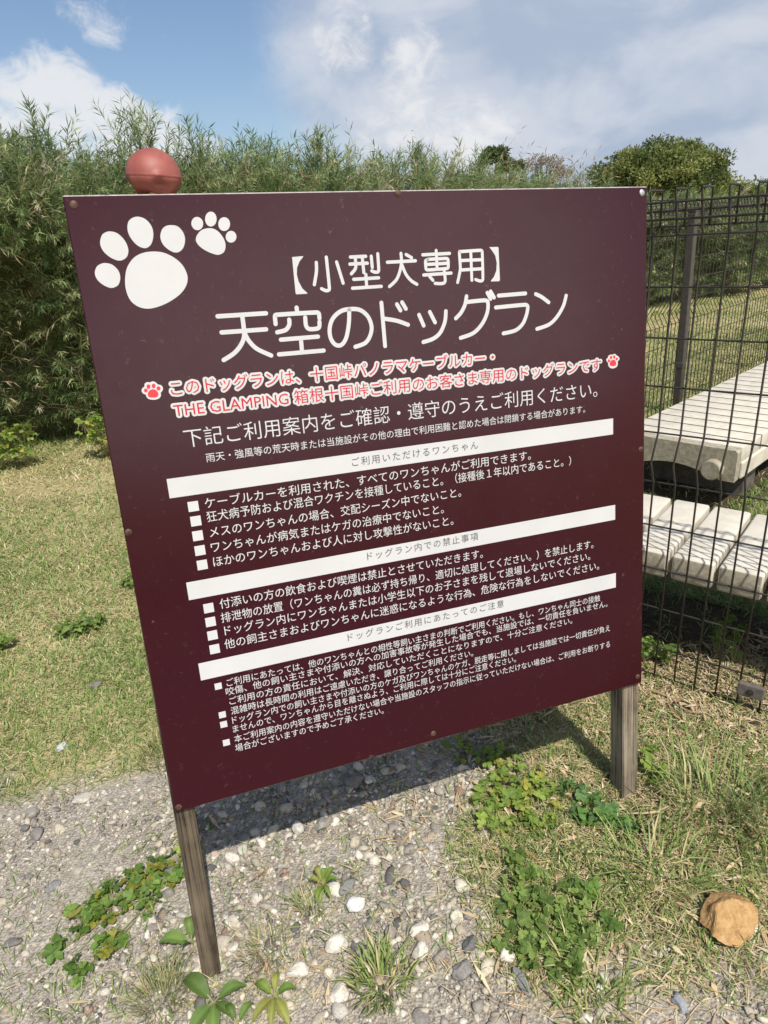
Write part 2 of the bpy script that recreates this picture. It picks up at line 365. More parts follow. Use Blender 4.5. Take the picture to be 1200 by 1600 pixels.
def stone(label, x, y, dims, c, seed, rz=0.0, name='stone', cat='stone', group='larger stones lying in the gravel', sub=4, amp=.22, freq=.8, material=None, sink=.22, facets=9, taper=0.0):
    V, F = ico(sub); r = np.random.default_rng(seed); P = V.copy()
    for _ in range(facets):                                            # knock flat facets off
        k = r.normal(size=3); k /= np.linalg.norm(k); h = r.uniform(.6, .92); e = P @ k; P -= k * np.maximum(e - h, 0)[:, None] * .92
    P *= (1 + amp * lumps(V, seed, freq, 2) + .05 * lumps(V, seed + 1, 3.5, 3))[:, None]
    P[:, :2] *= (1 - taper * P[:, 2:3])
    P = P / np.abs(P).max(0) * (np.array(dims) / 2)
    cc = np.array(c)[None] * (1 + .16 * lumps(V, seed + 3, 2.2, 3))[:, None]
    o = arrmesh(name, P, F, material or M_STONE, cc, smooth=True)
    o.location = (x, y, float(gz(x, y)) + dims[2] * (.5 - sink)); o.rotation_euler = (0, 0, rz)
    return tag(o, label, cat, group)
WHT, GRY, DRK, TAN = (.66, .61, .52), (.30, .28, .25), (.17, .16, .15), (.45, .40, .32)
def brown_rock_material():
    m, N, L, b = mat('sandy_rock'); n = noise(N, L, 55, 8, .75); r = ramp(N, ((.25, (.20, .11, .045)), (.5, (.46, .28, .12)), (.75, (.60, .40, .21)))); L.new(n.outputs[0], r.inputs[0])
    L.new(r.outputs[0], b.inputs['Base Color']); b.inputs['Roughness'].default_value = .95; b.inputs['Specular IOR Level'].default_value = .1; bump(N, L, n.outputs[0], b, .9, .006); return m
stone('rough sandy orange rock sitting where the grass meets the gravel', .722, 1.062, (.16, .125, .098), TAN, 43, .2, 'rock', 'rock', None, 6, .17, 1.0, brown_rock_material(), .20, 13, .38)
for row in (
    ('grey brown stone lying alone on the lawn left of the sign', -1.168, 2.218, (.055, .04, .035), (.22, .19, .18), 1, .6),
    ('pale grey stone bedded in the lawn edge above the gravel', -1.15, 1.874, (.045, .04, .03), (.5, .49, .48), 2, .1),
    ('flat pale slab of stone at the lawn edge, left of the sign', -.984, 1.63, (.07, .04, .022), (.47, .43, .37), 3, .5),
    ('rounded grey stone at the far left edge of the gravel', -1.13, 1.589, (.045, .035, .03), GRY, 4, 0),
    ('dark slate stone cut by the left edge of the photo', -1.0, 1.184, (.055, .03, .02), DRK, 5, .4),
    ('smooth mid grey pebble left of the trailing weed mat', -.955, 1.33, (.042, .03, .022), (.24, .23, .22), 6, .9),
    ('dark wedge shaped stone touching the weed mat beside the left post', -.626, 1.33, (.062, .045, .03), (.2, .19, .185), 7, .2),
    ('round white stone right of the small upright seedling', -.134, 1.192, (.05, .045, .04), (.66, .65, .62), 8, .3),
    ('large cream white stone left of the grass tuft', -.175, 1.095, (.062, .05, .042), WHT, 9, .8),
    ('long white stone between the leafy plant and the grass tuft', -.262, 1.045, (.062, .04, .034), WHT, 10, .4),
    ('square white stone at the foot of the grass tuft', -.165, .985, (.048, .045, .034), WHT, 11, 1.2),
    ('big dark boulder like stone in the shade under the sign', -.14, 1.591, (.07, .05, .045), (.2, .18, .17), 12, .2),
    ('grey angular stone in the shade, left of the big dark one', -.23, 1.445, (.05, .04, .032), GRY, 13, .7),
    ('pale upright stone in the shade near the left post', -.30, 1.44, (.035, .035, .04), (.5, .48, .43), 14, .1),
    ('dark grey oval stone beside the white one near the right weed mat', .135, 1.067, (.05, .036, .03), (.17, .165, .16), 15, 1.2),
    ('grey brown flat stone below the dark oval one', .106, 1.012, (.058, .045, .026), (.25, .235, .215), 16, .2),
    ('white stone against the lower edge of the right weed mat', .213, 1.035, (.045, .04, .032), WHT, 17, .5),
    ('cream stone standing alone right of the dark seed head', .114, 1.14, (.04, .032, .027), (.58, .54, .43), 18, .3),
    ('smooth blue grey pebble low in the right corner gravel', .547, .905, (.03, .046, .022), (.30, .31, .33), 19, .2),
    ('white stone in the row right of the grass tuft, upper one', .019, 1.114, (.05, .036, .03), WHT, 20, .1),
    ('white stone in the row right of the grass tuft, lower one', .019, 1.06, (.042, .034, .032), WHT, 21, .9),
    ('olive grey slab beside the round white stone', -.155, 1.245, (.06, .032, .028), (.24, .24, .22), 22, .9),
    ('cream pebble beside the weed mat, left of the post', -.655, 1.205, (.036, .03, .024), (.55, .5, .43), 23, .4),
    ('long grey splinter of stone pointing at the bottom edge', .235, .975, (.025, .07, .022), (.26, .255, .25), 24, .35),
): stone(*row)

# ------------------------------------------------------------------ blades, leaves
def unit(a): return a / (np.linalg.norm(a, axis=-1, keepdims=True) + 1e-9)
def blades(P, length, width, az, lean, bend, C):
    """grass blades: five vertices each, standing at P and bending over"""
    n = len(P); d = np.stack([np.cos(az), np.sin(az), np.zeros(n)], -1); s = np.stack([-np.sin(az), np.cos(az), np.zeros(n)], -1); up = np.array([0, 0, 1.0])
    q = lean[:, None]; d1 = np.sin(q) * d + np.cos(q) * up; q2 = (lean + bend)[:, None]; d2 = np.sin(q2) * d + np.cos(q2) * up
    L = length[:, None]; w = width[:, None] * .5; m = P + d1 * L * .55; t = m + d2 * L * .45
    V = np.stack([P - s * w * .8, P + s * w * .8, m - s * w, m + s * w, t], 1)
    F = np.array([(0, 1, 3), (0, 3, 2), (2, 3, 4)])
    return V.reshape(-1, 3), (F[None] + (np.arange(n) * 5)[:, None, None]).reshape(-1, 3), np.repeat(C, 5, 0)
def lances(B, D, length, width, up, C, droop=.25):
    """lance leaves: base, two mid points folded up, tip"""
    n = len(B); s = unit(np.cross(D, up)); nn = np.cross(s, D); L = length[:, None]; w = width[:, None] * .5
    m = B + D * L * .42; t = B + D * L - nn * L * droop * .5
    V = np.stack([B, m - s * w + nn * w * .35, m + s * w + nn * w * .35, t], 1); F = np.array([(0, 2, 1), (1, 2, 3)])
    return V.reshape(-1, 3), (F[None] + (np.arange(n) * 4)[:, None, None]).reshape(-1, 3), np.repeat(C, 4, 0)
def merge(parts):
    off = 0; Vs, Fs, Cs = [], [], []
    for V, F, C in parts: Vs.append(V); Fs.append(F + off); Cs.append(C); off += len(V)
    return np.concatenate(Vs), np.concatenate(Fs), np.concatenate(Cs)
def palette(n, r, cols, p, jit=.18):
    c = np.array(cols)[r.choice(len(cols), n, p=p)]; return c * r.uniform(1 - jit, 1 + jit, (n, 1))

# the lawn, thick near by and thinner with distance
def lawn(n, r):
    out = []
    while sum(map(len, out)) < n:
        k = 200000; d = 1.0 * np.exp(r.uniform(0, math.log(19.0), k)); a = r.uniform(-1.05, .95, k)
        x, y = d * np.sin(a), d * np.cos(a); g = gravel_amount(x, y)
        keep = (r.uniform(size=k) < (1 - g) * .97 + .03) & (y < 12.5 + .6 * x) & (y > .75)
        thin = lumps(np.stack([x, y, 0 * x], -1), 21, 1.4, 4); keep &= r.uniform(size=k) < .72 + .5 * thin
        keep &= (x < .2) | (y > 2.05) | (x > 1.8) | (r.uniform(size=k) < .35)
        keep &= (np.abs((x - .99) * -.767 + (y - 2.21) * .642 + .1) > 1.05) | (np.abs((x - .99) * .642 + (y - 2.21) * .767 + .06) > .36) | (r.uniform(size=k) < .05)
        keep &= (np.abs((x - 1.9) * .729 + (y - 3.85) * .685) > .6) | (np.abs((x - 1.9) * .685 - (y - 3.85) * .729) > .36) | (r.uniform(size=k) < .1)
        out.append(np.stack([x, y], -1)[keep])
    return np.concatenate(out)[:n]
q = lawn(400000, rng); n = len(q); x, y = q.T; d = np.hypot(x, y)
dry = lumps(np.stack([x, y, 0 * x], -1), 33, .9, 4) * .9 + .5
straw = rng.uniform(size=n) < np.clip(.27 + .5 * (dry - .5) + .2 * np.clip((d - 3.6) / 1.5, 0, 1), .06, .9)
C = np.where(straw[:, None], palette(n, rng, [(.56, .48, .26), (.47, .39, .20), (.64, .57, .35)], [.4, .35, .25]), palette(n, rng, [(.15, .235, .055), (.23, .31, .09), (.31, .37, .13)], [.35, .4, .25]))
ln = rng.uniform(.018, .05, n) * (1 + .1 * np.clip(d - 2, 0, 6)); wd = rng.uniform(.0016, .0032, n) * (1 + .34 * np.clip(d - 1.6, 0, 9))
lean = np.where(straw, rng.uniform(.9, 1.5, n), rng.uniform(.35, 1.3, n))
V, F, C = blades(np.stack([x, y, gz(x, y) + .002], -1), ln, wd, rng.uniform(0, 6.28, n), lean, rng.uniform(0, .7, n), C)
tag(arrmesh('lawn_grass', V, F, M_GRASS, C), 'short dry mown grass around the sign and inside the dog run', 'grass', kind='stuff')

# rank grass at the right, between the post, the fence and the rock
n = 17000; x = rng.uniform(.2, 1.6, n * 2); y = rng.uniform(.8, 2.0, n * 2); g = gravel_amount(x, y)
k = (rng.uniform(size=2 * n) < (1 - g)) & (lumps(np.stack([x, y, 0 * x], -1), 44, 5, 3) > -.35 - .5 * (x - .8)) & ((np.hypot(x - .625, y - 1.36) > .085) | (rng.uniform(size=2 * n) < .12)); x, y = x[k][:n], y[k][:n]; n = len(x)
straw = rng.uniform(size=n) < .66 + .2 * np.clip((y - 1.3) / .5, -1, 1)
C = np.where(straw[:, None], palette(n, rng, [(.60, .49, .29), (.42, .31, .17), (.74, .63, .42)], [.4, .3, .3]), palette(n, rng, [(.13, .20, .045), (.21, .28, .075), (.34, .38, .13)], [.4, .35, .25]))
P = np.stack([x, y, gz(x, y) + .002], -1)
V, F, C = blades(P, rng.uniform(.025, .07, n) * np.where(straw, .95, 1), rng.uniform(.0018, .004, n), rng.uniform(0, 6.28, n), np.where(straw, rng.uniform(1.15, 1.55, n), rng.uniform(.3, 1.2, n)), rng.uniform(0, .9, n), C)
tag(arrmesh('rough_grass', V, F, M_GRASS, C), 'rough mixed green and dead grass around the right post', 'grass', kind='stuff')

# straw and dead leaves
n = 11000; x = np.concatenate([rng.uniform(.15, 1.5, 7200), rng.normal(-.15, .3, 3800)]); y = np.concatenate([rng.uniform(.85, 2.1, 7200), rng.uniform(.8, 1.9, 3800)])
keep = (rng.uniform(size=n) < np.where(np.arange(n) < 7200, 1 - .85 * gravel_amount(x, y), .10 + .5 * np.clip(lumps(np.stack([x, y, 0 * x], -1), 71, 4.5, 3), 0, 1))); x, y = x[keep], y[keep]; n = len(x); az = rng.uniform(0, 6.28, n); D = unit(np.stack([np.cos(az), np.sin(az), rng.uniform(-.08, .15, n)], -1))
C = palette(n, rng, [(.56, .43, .25), (.46, .33, .18), (.62, .52, .34), (.30, .17, .09)], [.4, .28, .24, .08])
wide = rng.uniform(size=n) < .12
V, F, C = lances(np.stack([x, y, gz(x, y) + rng.uniform(.003, .014, n)], -1), D, rng.uniform(.025, .085, n), np.where(wide, rng.uniform(.006, .012, n), rng.uniform(.0015, .003, n)), np.array([0, 0, 1.0]), C, .05)
tag(arrmesh('dry_straw', V, F, M_STRAW, C), 'dead straw and fallen bamboo leaves scattered on the ground', 'litter', kind='stuff')

# ------------------------------------------------------------------ weeds
def lobed_leaf(R_, lobes, r):
    """three or five toothed leaflets fanning from the stalk, each folded along its midrib"""
    prof = np.array([(.0, .04), (.22, .15), (.42, .30), (.56, .27), (.62, .36), (.76, .28), (.82, .31), (.92, .13), (1, .0)]); Vs, Fs, off = [], [], 0
    for j in range(lobes):
        az = (j - (lobes - 1) / 2) * (1.15 if lobes == 3 else .82) + r.normal(0, .08); L_ = R_ * (1 - .10 * abs(j - (lobes - 1) / 2)) * r.uniform(.88, 1.1); fold = r.uniform(.15, .7); droop = r.uniform(.05, .55); wk = r.uniform(.85, 1.15)
        G = []
        for t, w in prof:
            for sg in (-1, 0, 1): G.append((t * L_, sg * w * L_ * wk, fold * w * L_ * abs(sg) + .28 * L_ * t - droop * L_ * t * t))
        G = np.array(G); c, s_ = math.cos(az), math.sin(az); G = G @ np.array([(c, s_, 0), (-s_, c, 0), (0, 0, 1)]); I = np.arange(len(prof) * 3).reshape(-1, 3)
        q = np.stack([I[:-1, :-1], I[1:, :-1], I[1:, 1:], I[:-1, 1:]], -1).reshape(-1, 4); Vs.append(G); Fs.append(np.concatenate([q[:, :3], q[:, [0, 2, 3]]]) + off); off += len(G)
    return np.concatenate(Vs), np.concatenate(Fs)
def weed_mat(label, cx, cy, spots, size, seed, cols, group, height=.03):
    """low spreading weed: lobed leaves on stalks, spots = (x, y, radius, leaves)"""
    r = np.random.default_rng(seed); root = empty('weed_mat', (cx, cy, float(gz(cx, cy)))); tag(root, label, 'weed', group)
    Vs, Fs, Cs = [], [], []; off = 0; st = MB()
    for sx, sy, rad, cnt in spots:
        if (sx, sy) != spots[0][:2]:                                      # creeping runner back to the first rosette
            p0, p1 = Vector((spots[0][0] - cx, spots[0][1] - cy, float(gz(spots[0][0], spots[0][1]) - gz(cx, cy)) + .004)), Vector((sx - cx, sy - cy, float(gz(sx, sy) - gz(cx, cy)) + .004)); st.tube([p0, p0.lerp(p1, .5) + Vector((.006, -.004, .004)), p1], .0013, 4, False)
        for _ in range(int(cnt * 1.6)):
            a = r.uniform(0, 6.28); q = rad * math.sqrt(r.uniform()); x, y = sx + q * math.cos(a), sy + q * math.sin(a)
            h = height * r.uniform(.35, 1.25); V, F = lobed_leaf(size * r.uniform(.6, 1.2), int(r.choice([3, 3, 5])), r)
            T = Matrix.Rotation(r.uniform(0, 6.28), 3, 'Z'); tx, ty = r.normal(0, .38), r.normal(0, .38)
            E = np.array(Matrix.Rotation(tx, 3, 'X') @ Matrix.Rotation(ty, 3, 'Y') @ T)
            p = np.array([x - cx, y - cy, float(gz(x, y) - gz(cx, cy)) + h]); V = V @ E.T + p
            c = np.array(cols[int(r.choice(len(cols)))]) * r.uniform(.8, 1.2); C = np.repeat(c[None], len(V), 0); C = C * r.uniform(.92, 1.08, (len(V), 1))
            Vs.append(V); Fs.append(F + off); Cs.append(C); off += len(V)
            b = Vector((sx - cx, sy - cy, float(gz(x, y) - gz(cx, cy)) + .002)); e = Vector(p)
            st.tube([b, (b + e) / 2 + Vector((0, 0, .004)), e], .0009, 4, False)
    arrmesh('leaves', np.concatenate(Vs), np.concatenate(Fs), M_LEAF, np.concatenate(Cs), root)
    st.build('stalks', noisy('green_stalk', (.16, .17, .06), (.30, .27, .12), 60, .6, 0), root)
    return root
GA = [(.12, .21, .04), (.16, .27, .05), (.22, .33, .07), (.14, .23, .05)]; GB = [(.23, .33, .06), (.29, .39, .075), (.18, .27, .05), (.40, .38, .08)]; GC = [(.14, .22, .05), (.19, .28, .065), (.26, .35, .09), (.12, .19, .045)]
WG = 'low leafy weeds in the gravel'
weed_mat('trailing mat of green lobed weed on the gravel left of the left post', -.755, 1.246, [(-.62, 1.345, .06, 20), (-.70, 1.31, .055, 26), (-.77, 1.26, .055, 22), (-.83, 1.22, .04, 13), (-.87, 1.15, .025, 7), (-.74, 1.14, .03, 9), (-.79, 1.09, .02, 5), (-.66, 1.24, .03, 6)], .023, 1, GA + [(.3, .3, .05)], WG)
weed_mat('yellow green lobed weed patch below the sign, left of the right post', .312, 1.473, [(.29, 1.60, .07, 22), (.36, 1.50, .08, 30), (.27, 1.47, .06, 22), (.25, 1.39, .045, 14), (.37, 1.40, .06, 20), (.19, 1.66, .05, 9), (.32, 1.38, .03, 8)], .021, 2, GB, WG)
weed_mat('dark green lobed weed patch in front of the right post, lower of two', .317, 1.119, [(.29, 1.20, .05, 24), (.26, 1.13, .05, 22), (.33, 1.09, .06, 32), (.28, 1.03, .045, 18), (.38, 1.07, .045, 18), (.34, .99, .035, 13), (.40, 1.15, .035, 10), (.28, 1.27, .025, 8), (.22, 1.05, .025, 6)], .020, 3, GC, WG)
weed_mat('bluish green weed with toothed leaves at the foot of the right post', .533, 1.42, [(.50, 1.40, .05, 16), (.55, 1.36, .035, 10), (.47, 1.46, .03, 8), (.59, 1.33, .02, 5)], .024, 4, [(.11, .20, .07), (.14, .24, .08), (.16, .30, .07)], WG)
weed_mat('small bright weed climbing beside the left edge of the left post', -.60, 1.42, [(-.60, 1.40, .025, 10), (-.62, 1.47, .02, 8), (-.585, 1.36, .02, 6)], .016, 5, GB, WG, .06)
weed_mat('small weed at the base of the sandy orange rock, left side', .47, 1.10, [(.465, 1.075, .018, 6), (.44, 1.16, .02, 7)], .022, 6, GA, WG)
for i, (lb, x, y) in enumerate((('small dark weed on the lawn beside the sign, upper one', -1.33, 3.55), ('small dark weed on the lawn, middle of three', -1.27, 3.05), ('small weed on the lawn, lowest of three', -1.42, 2.65), ('dark weed at the left edge of the lawn', -1.78, 2.55), ('bright bushy weed at the foot of the thicket by the sign', -2.25, 5.45), ('yellowish weed at the foot of the thicket, far left', -3.1, 5.35))):
    big = 1 if i < 4 else 2.6
    weed_mat(lb, x, y, [(x, y, .07 * big, 22 if big == 1 else 55), (x + .09 * big, y + .01, .045 * big, 14 if big == 1 else 30)], .026 * (1 if big == 1 else 1.8), 20 + i, GC if i < 4 else GB, 'weeds on the lawn', .05 if i < 4 else .3)
weed_mat('broad leaved weed growing through the mesh fence beside the sign', .90, 2.02, [(.885, 2.01, .06, 16), (.96, 1.97, .03, 6)], .026, 31, GA, 'weeds along the mesh fence', .07)
weed_mat('tall broad leaved weed growing under the bench behind the mesh', 1.14, 2.0, [(1.14, 2.0, .035, 10), (1.17, 1.95, .03, 6)], .026, 32, GA, 'weeds along the mesh fence', .13)
weed_mat('pair of round leaved weeds behind the right post', .69, 1.50, [(.70, 1.52, .025, 5), (.71, 1.46, .02, 4)], .024, 33, GB, 'weeds along the mesh fence', .07)

def lance_plant(label, x, y, leaves, seed, cols):
    """seedling with broad pointed leaves; leaves = (azimuth, length, width, rise)"""
    r = np.random.default_rng(seed); root = empty('leafy_plant', (x, y, float(gz(x, y)))); tag(root, label, 'plant', 'broad leaved seedlings'); Vs, Fs, Cs = [], [], []; off = 0; st = MB()
    h = .028
    for az, ln, wd, rise in leaves:
        nu, nv = 9, 5; D = np.array([math.cos(az), math.sin(az), 0]); S = np.array([-D[1], D[0], 0]); G = []
        for i in range(nu):
            t = i / (nu - 1); w = wd * .5 * math.sin(math.pi * min(1, t * .92 + .04)) ** .8 * (1.15 - .5 * t)
            c = D * (ln * (.15 + .85 * t)) + np.array([0, 0, h + rise * math.sin(t * 2.4) - .25 * ln * t * t])
            for j in range(nv):
                u = j / (nv - 1) * 2 - 1; G.append(c + S * w * u + np.array([0, 0, abs(u) * w * .35 + (.0012 * (-1) ** i if abs(u) == 1 else 0)]))
        V = np.array(G); I = np.arange(nu * nv).reshape(nu, nv); q = np.stack([I[:-1, :-1], I[:-1, 1:], I[1:, 1:], I[1:, :-1]], -1).reshape(-1, 4); F = np.concatenate([q[:, :3], q[:, [0, 2, 3]]])
        cc = np.array(cols[int(r.choice(len(cols)))]) * r.uniform(.85, 1.15); C = np.repeat(cc[None], len(V), 0); C = C.reshape(nu, nv, 3); C[:, nv // 2] *= 1.35; C = C.reshape(-1, 3)
        Vs.append(V); Fs.append(F + off); Cs.append(C); off += len(V); st.tube([(0, 0, 0), (0, 0, h * .8), tuple(D * ln * .17 + np.array([0, 0, h + rise * .35]))], .0014, 5, False)
    arrmesh('leaves', np.concatenate(Vs), np.concatenate(Fs), M_LEAF, np.concatenate(Cs), root, smooth=True)
    st.build('stem', noisy('pale_stem', (.25, .27, .09), (.34, .32, .13), 60, .6, 0), root); return root
LG = [(.14, .22, .055), (.17, .26, .065), (.12, .19, .045)]; LY = [(.16, .26, .05), (.22, .30, .06), (.27, .28, .07)]
lance_plant('pair of pointed leaves on a pale stem left of the left post', -.525, 1.125, [(3.05, .085, .038, .02), (1.9, .06, .026, .035), (3.9, .03, .012, .02)], 1, LG)
lance_plant('broad leaved plant hugging the foot of the left post', -.445, .985, [(2.55, .10, .042, .03), (4.1, .075, .036, .008), (4.9, .075, .034, .006), (.45, .075, .03, .02), (5.7, .06, .026, .01)], 2, LG)
lance_plant('dark leaved plant cut by the bottom edge, right of the left post', -.385, .935, [(4.4, .075, .026, .01), (5.1, .075, .028, .008), (2.2, .05, .02, .02), (.9, .05, .02, .02)], 3, LG)
lance_plant('reddish stemmed plant with pointed leaves, bottom edge of the gravel', -.31, .985, [(4.0, .065, .024, .01), (5.3, .07, .026, .008), (4.7, .06, .022, .006), (.2, .05, .022, .02), (2.6, .055, .024, .02), (1.5, .05, .02, .02)], 4, LY)
lance_plant('small upright seedling alone in the gravel below the sign', -.216, 1.245, [(3.0, .04, .016, .02), (2.1, .045, .018, .03), (.7, .045, .018, .03), (.05, .04, .016, .02), (4.4, .05, .018, .01), (5.2, .045, .014, .01), (1.4, .03, .014, .03)], 5, LY)

def tuft(label, x, y, n, rad, lo, hi, w, cols, p, seed, lean=(.1, .9)):
    r = np.random.default_rng(seed); a = r.uniform(0, 6.28, n); q = rad * np.sqrt(r.uniform(size=n)); P = np.stack([q * np.cos(a), q * np.sin(a), np.zeros(n)], -1)
    C = palette(n, r, cols, p); V, F, C = blades(P, r.uniform(lo, hi, n), r.uniform(.6, 1.2, n) * w, a + r.normal(0, .7, n), r.uniform(*lean, n), r.uniform(.1, .9, n), C)
    o = arrmesh('grass_tuft', V, F, M_GRASS, C); o.location = (x, y, float(gz(x, y))); return tag(o, label, 'grass', 'separate tufts of grass')
TG = [(.19, .27, .07), (.28, .35, .12), (.56, .46, .25)]; TP = [.32, .40, .28]
tuft('green grass tuft standing in the white stones at the bottom', -.075, 1.005, 150, .055, .04, .10, .0045, TG, TP, 1)
tuft('thin pale grass tuft left of the foot of the left post', -.575, 1.02, 260, .05, .04, .085, .0017, [(.24, .26, .10), (.46, .40, .22), (.17, .2, .07)], [.4, .35, .25], 2)
tuft('sparse straw coloured tuft left of the leafy plant', -.345, 1.10, 120, .05, .03, .07, .002, [(.5, .42, .25), (.2, .23, .08)], [.6, .4], 3)
tuft('grass tuft by the small upright seedling', -.25, 1.20, 70, .03, .03, .075, .0025, TG, TP, 4)
tuft('tall grass tuft in front of the fence, right of the post', .84, 1.38, 170, .13, .07, .19, .0042, TG, TP, 5)
tuft('tall grass tuft at the right edge above the orange rock', .95, 1.27, 170, .11, .07, .19, .0042, [(.09, .15, .04), (.15, .22, .06), (.4, .33, .18)], [.45, .4, .15], 6)
tuft('long arching grass left of the orange rock', .62, 1.21, 100, .10, .06, .15, .0038, TG, [.45, .4, .15], 7, (.5, 1.2))
tuft('coarse grass tuft in the bottom right grass patch', .40, .985, 70, .08, .04, .10, .0045, TG, [.5, .3, .2], 8, (.5, 1.2))
tuft('coarse grass tuft below the dark weed patch', .36, .905, 70, .07, .04, .09, .0045, TG, [.5, .3, .2], 9, (.5, 1.2))
tuft('mixed grass tuft on the lawn edge, left of the sign', -.72, 1.78, 340, .12, .04, .09, .0024, [(.2, .22, .08), (.4, .34, .17), (.14, .17, .05)], [.4, .3, .3], 10)

# ------------------------------------------------------------------ bamboo thicket
HL = np.array([(-9, 4.6), (-6, 5.1), (-3.14, 5.5), (-2.4, 5.7), (0, 7.5), (4.7, 11.4), (7, 12.6), (14, 16), (20, 18.5)], float)
HS = np.concatenate([[0], np.cumsum(np.linalg.norm(np.diff(HL, axis=0), axis=1))])
def hedge_at(s):
    x = np.interp(s, HS, HL[:, 0]); y = np.interp(s, HS, HL[:, 1]); e = .4; dx = np.interp(s + e, HS, HL[:, 0]) - np.interp(s - e, HS, HL[:, 0]); dy = np.interp(s + e, HS, HL[:, 1]) - np.interp(s - e, HS, HL[:, 1])
    nn = unit(np.stack([dy, -dx], -1)); return x, y, nn                 # nn points out of the thicket to the lawn
HTOP = np.array([(-9, 2.3), (-6, 2.3), (-2.6, 2.30), (-2.2, 2.12), (-1.9, 2.10), (-1.0, 2.08), (0, 2.0), (1.2, 1.92), (3, 1.72), (4.5, 1.5), (7, 1.34), (14, 1.3), (20, 1.3)])
def surf(s, dep, z):
    """offset of the thicket face towards the lawn"""
    k = np.clip((z - .7) / 1.1, 0, 1); return .30 * lumps(np.stack([s, z * 1.1, dep], -1), 61, .85, 3) + .46 * k * k * (3 - 2 * k) - .16
def sprigs(B, D, L, nl, ll, lw, r, cols, p, sway=.35):
    n = len(B); t = np.linspace(.08, 1, nl)[None, :, None] * np.ones((n, 1, 1)) + r.uniform(-.05, .05, (n, nl, 1)); t = np.clip(t, .02, 1)
    bend = np.array([0, 0, -1.0]); Bp = B[:, None] + D[:, None] * (L[:, None, None] * t) + bend * (sway * L[:, None, None] * t * t)
    Tn = unit(D[:, None] + bend * 2 * sway * t); rd = unit(np.cross(Tn, unit(r.normal(size=(n, nl, 3))))); a = r.uniform(.35, .95, (n, nl, 1))
    LD = unit(Tn * np.cos(a) + rd * np.sin(a) + np.array([0, 0, -.12])); c0 = palette(n, r, cols, p, .12); C = (c0[:, None] * r.uniform(.75, 1.3, (n, nl, 1))).reshape(-1, 3)
    k = n * nl; up = unit(r.normal(size=(k, 3)) * .6 + np.array([0, 0, 1.0]))
    V, F, C = lances(Bp.reshape(-1, 3), LD.reshape(-1, 3), np.repeat(ll, nl) * r.uniform(.65, 1.2, k), np.repeat(lw, nl) * r.uniform(.7, 1.2, k), up, C, .3)
    s = unit(np.cross(D, np.array([0.3, -1, .1]))); w = (lw * .16)[:, None]; tip = B + D * L[:, None] + bend * sway * L[:, None]; mid = B + D * L[:, None] * .5 + bend * sway * L[:, None] * .25
    SV = np.stack([B - s * w, B + s * w, mid - s * w, mid + s * w, tip], 1).reshape(-1, 3); SF = (np.array([(0, 1, 3), (0, 3, 2), (2, 3, 4)])[None] + (np.arange(n) * 5)[:, None, None]).reshape(-1, 3)
    return merge([(V, F, C), (SV, SF, np.repeat(palette(n, r, [(.36, .30, .17), (.24, .25, .10)], [.6, .4]), 5, 0))])
BC = [(.11, .17, .062), (.175, .245, .09), (.26, .325, .13), (.38, .42, .20), (.52, .48, .31)]
def bank(s0, s1, per_m, r, leaf):
    n = int((s1 - s0) * per_m); s = r.uniform(s0, s1, n); x, y, nn = hedge_at(s); top = np.interp(x, HTOP[:, 0], HTOP[:, 1])
    front = r.uniform(size=n) < .72
    z = np.where(front, r.uniform(.0, 1, n) ** .9 * top * .97 + .05, top * r.uniform(.86, 1.0, n)); dep = np.where(front, np.abs(r.normal(0, .14, n)), r.uniform(0, 2.0, n))
    z = z - .18 * front * (z > top * .8) * r.uniform(size=n) + (~front) * .13 * lumps(np.stack([s, dep, 0 * s], -1), 63, 1.6, 3)
    o = surf(s, dep, z) - dep - .22; B = np.stack([x + nn[:, 0] * o, y + nn[:, 1] * o, gz(x, y) + z], -1)
    tan = np.stack([-nn[:, 1], nn[:, 0]], -1); u = r.normal(.12, .5, n); f = np.where(front, r.uniform(.25, 1.0, n), r.normal(.15, .3, n)); v = np.where(front, r.uniform(.35, 1.1, n), r.uniform(.8, 1.5, n))
    D = unit(np.stack([nn[:, 0] * f + tan[:, 0] * u, nn[:, 1] * f + tan[:, 1] * u, v], -1))
    sc = leaf(s); p = np.array([.24, .31, .25, .14, .06])
    return sprigs(B, D, r.uniform(.24, .50, n), 29, .088 * sc, .0084 * sc, r, BC, p, .3)
pieces = [bank(3.2, 8.6, 1150, rng, lambda s: np.full(len(s), .92)), bank(8.6, 17, 480, rng, lambda s: np.full(len(s), 1.15)), bank(17, 26, 230, rng, lambda s: np.full(len(s), 1.6)), bank(0, 3.2, 200, rng, lambda s: np.full(len(s), 1.4))]
# tall shoots along the skyline
SH = [(-2.72, 6.13, 2.42), (-2.51, 6.24, 2.66), (-2.62, 6.2, 2.5), (-2.39, 6.34, 2.47), (-2.2, 6.45, 2.42), (-1.96, 6.66, 2.66), (-1.9, 6.7, 2.74), (-1.76, 6.81, 2.34), (-1.6, 6.95, 2.5), (-1.45, 7.04, 2.58), (-1.26, 7.18, 2.42), (-1.1, 7.3, 2.44), (-.98, 7.39, 2.52), (-.9, 7.44, 2.40), (-.77, 7.55, 2.36), (-.5, 7.75, 2.46), (-.42, 7.82, 2.52), (-.22, 7.97, 2.3), (.05, 8.2, 2.28), (.32, 8.42, 2.26), (.6, 8.65, 2.36), (.68, 8.7, 2.32), (1.03, 9.0, 2.24), (1.37, 9.29, 2.30), (1.95, 9.76, 2.12), (3.03, 10.66, 2.08), (3.6, 11.1, 2.0)]
Bs, Ds, Ls = [], [], []
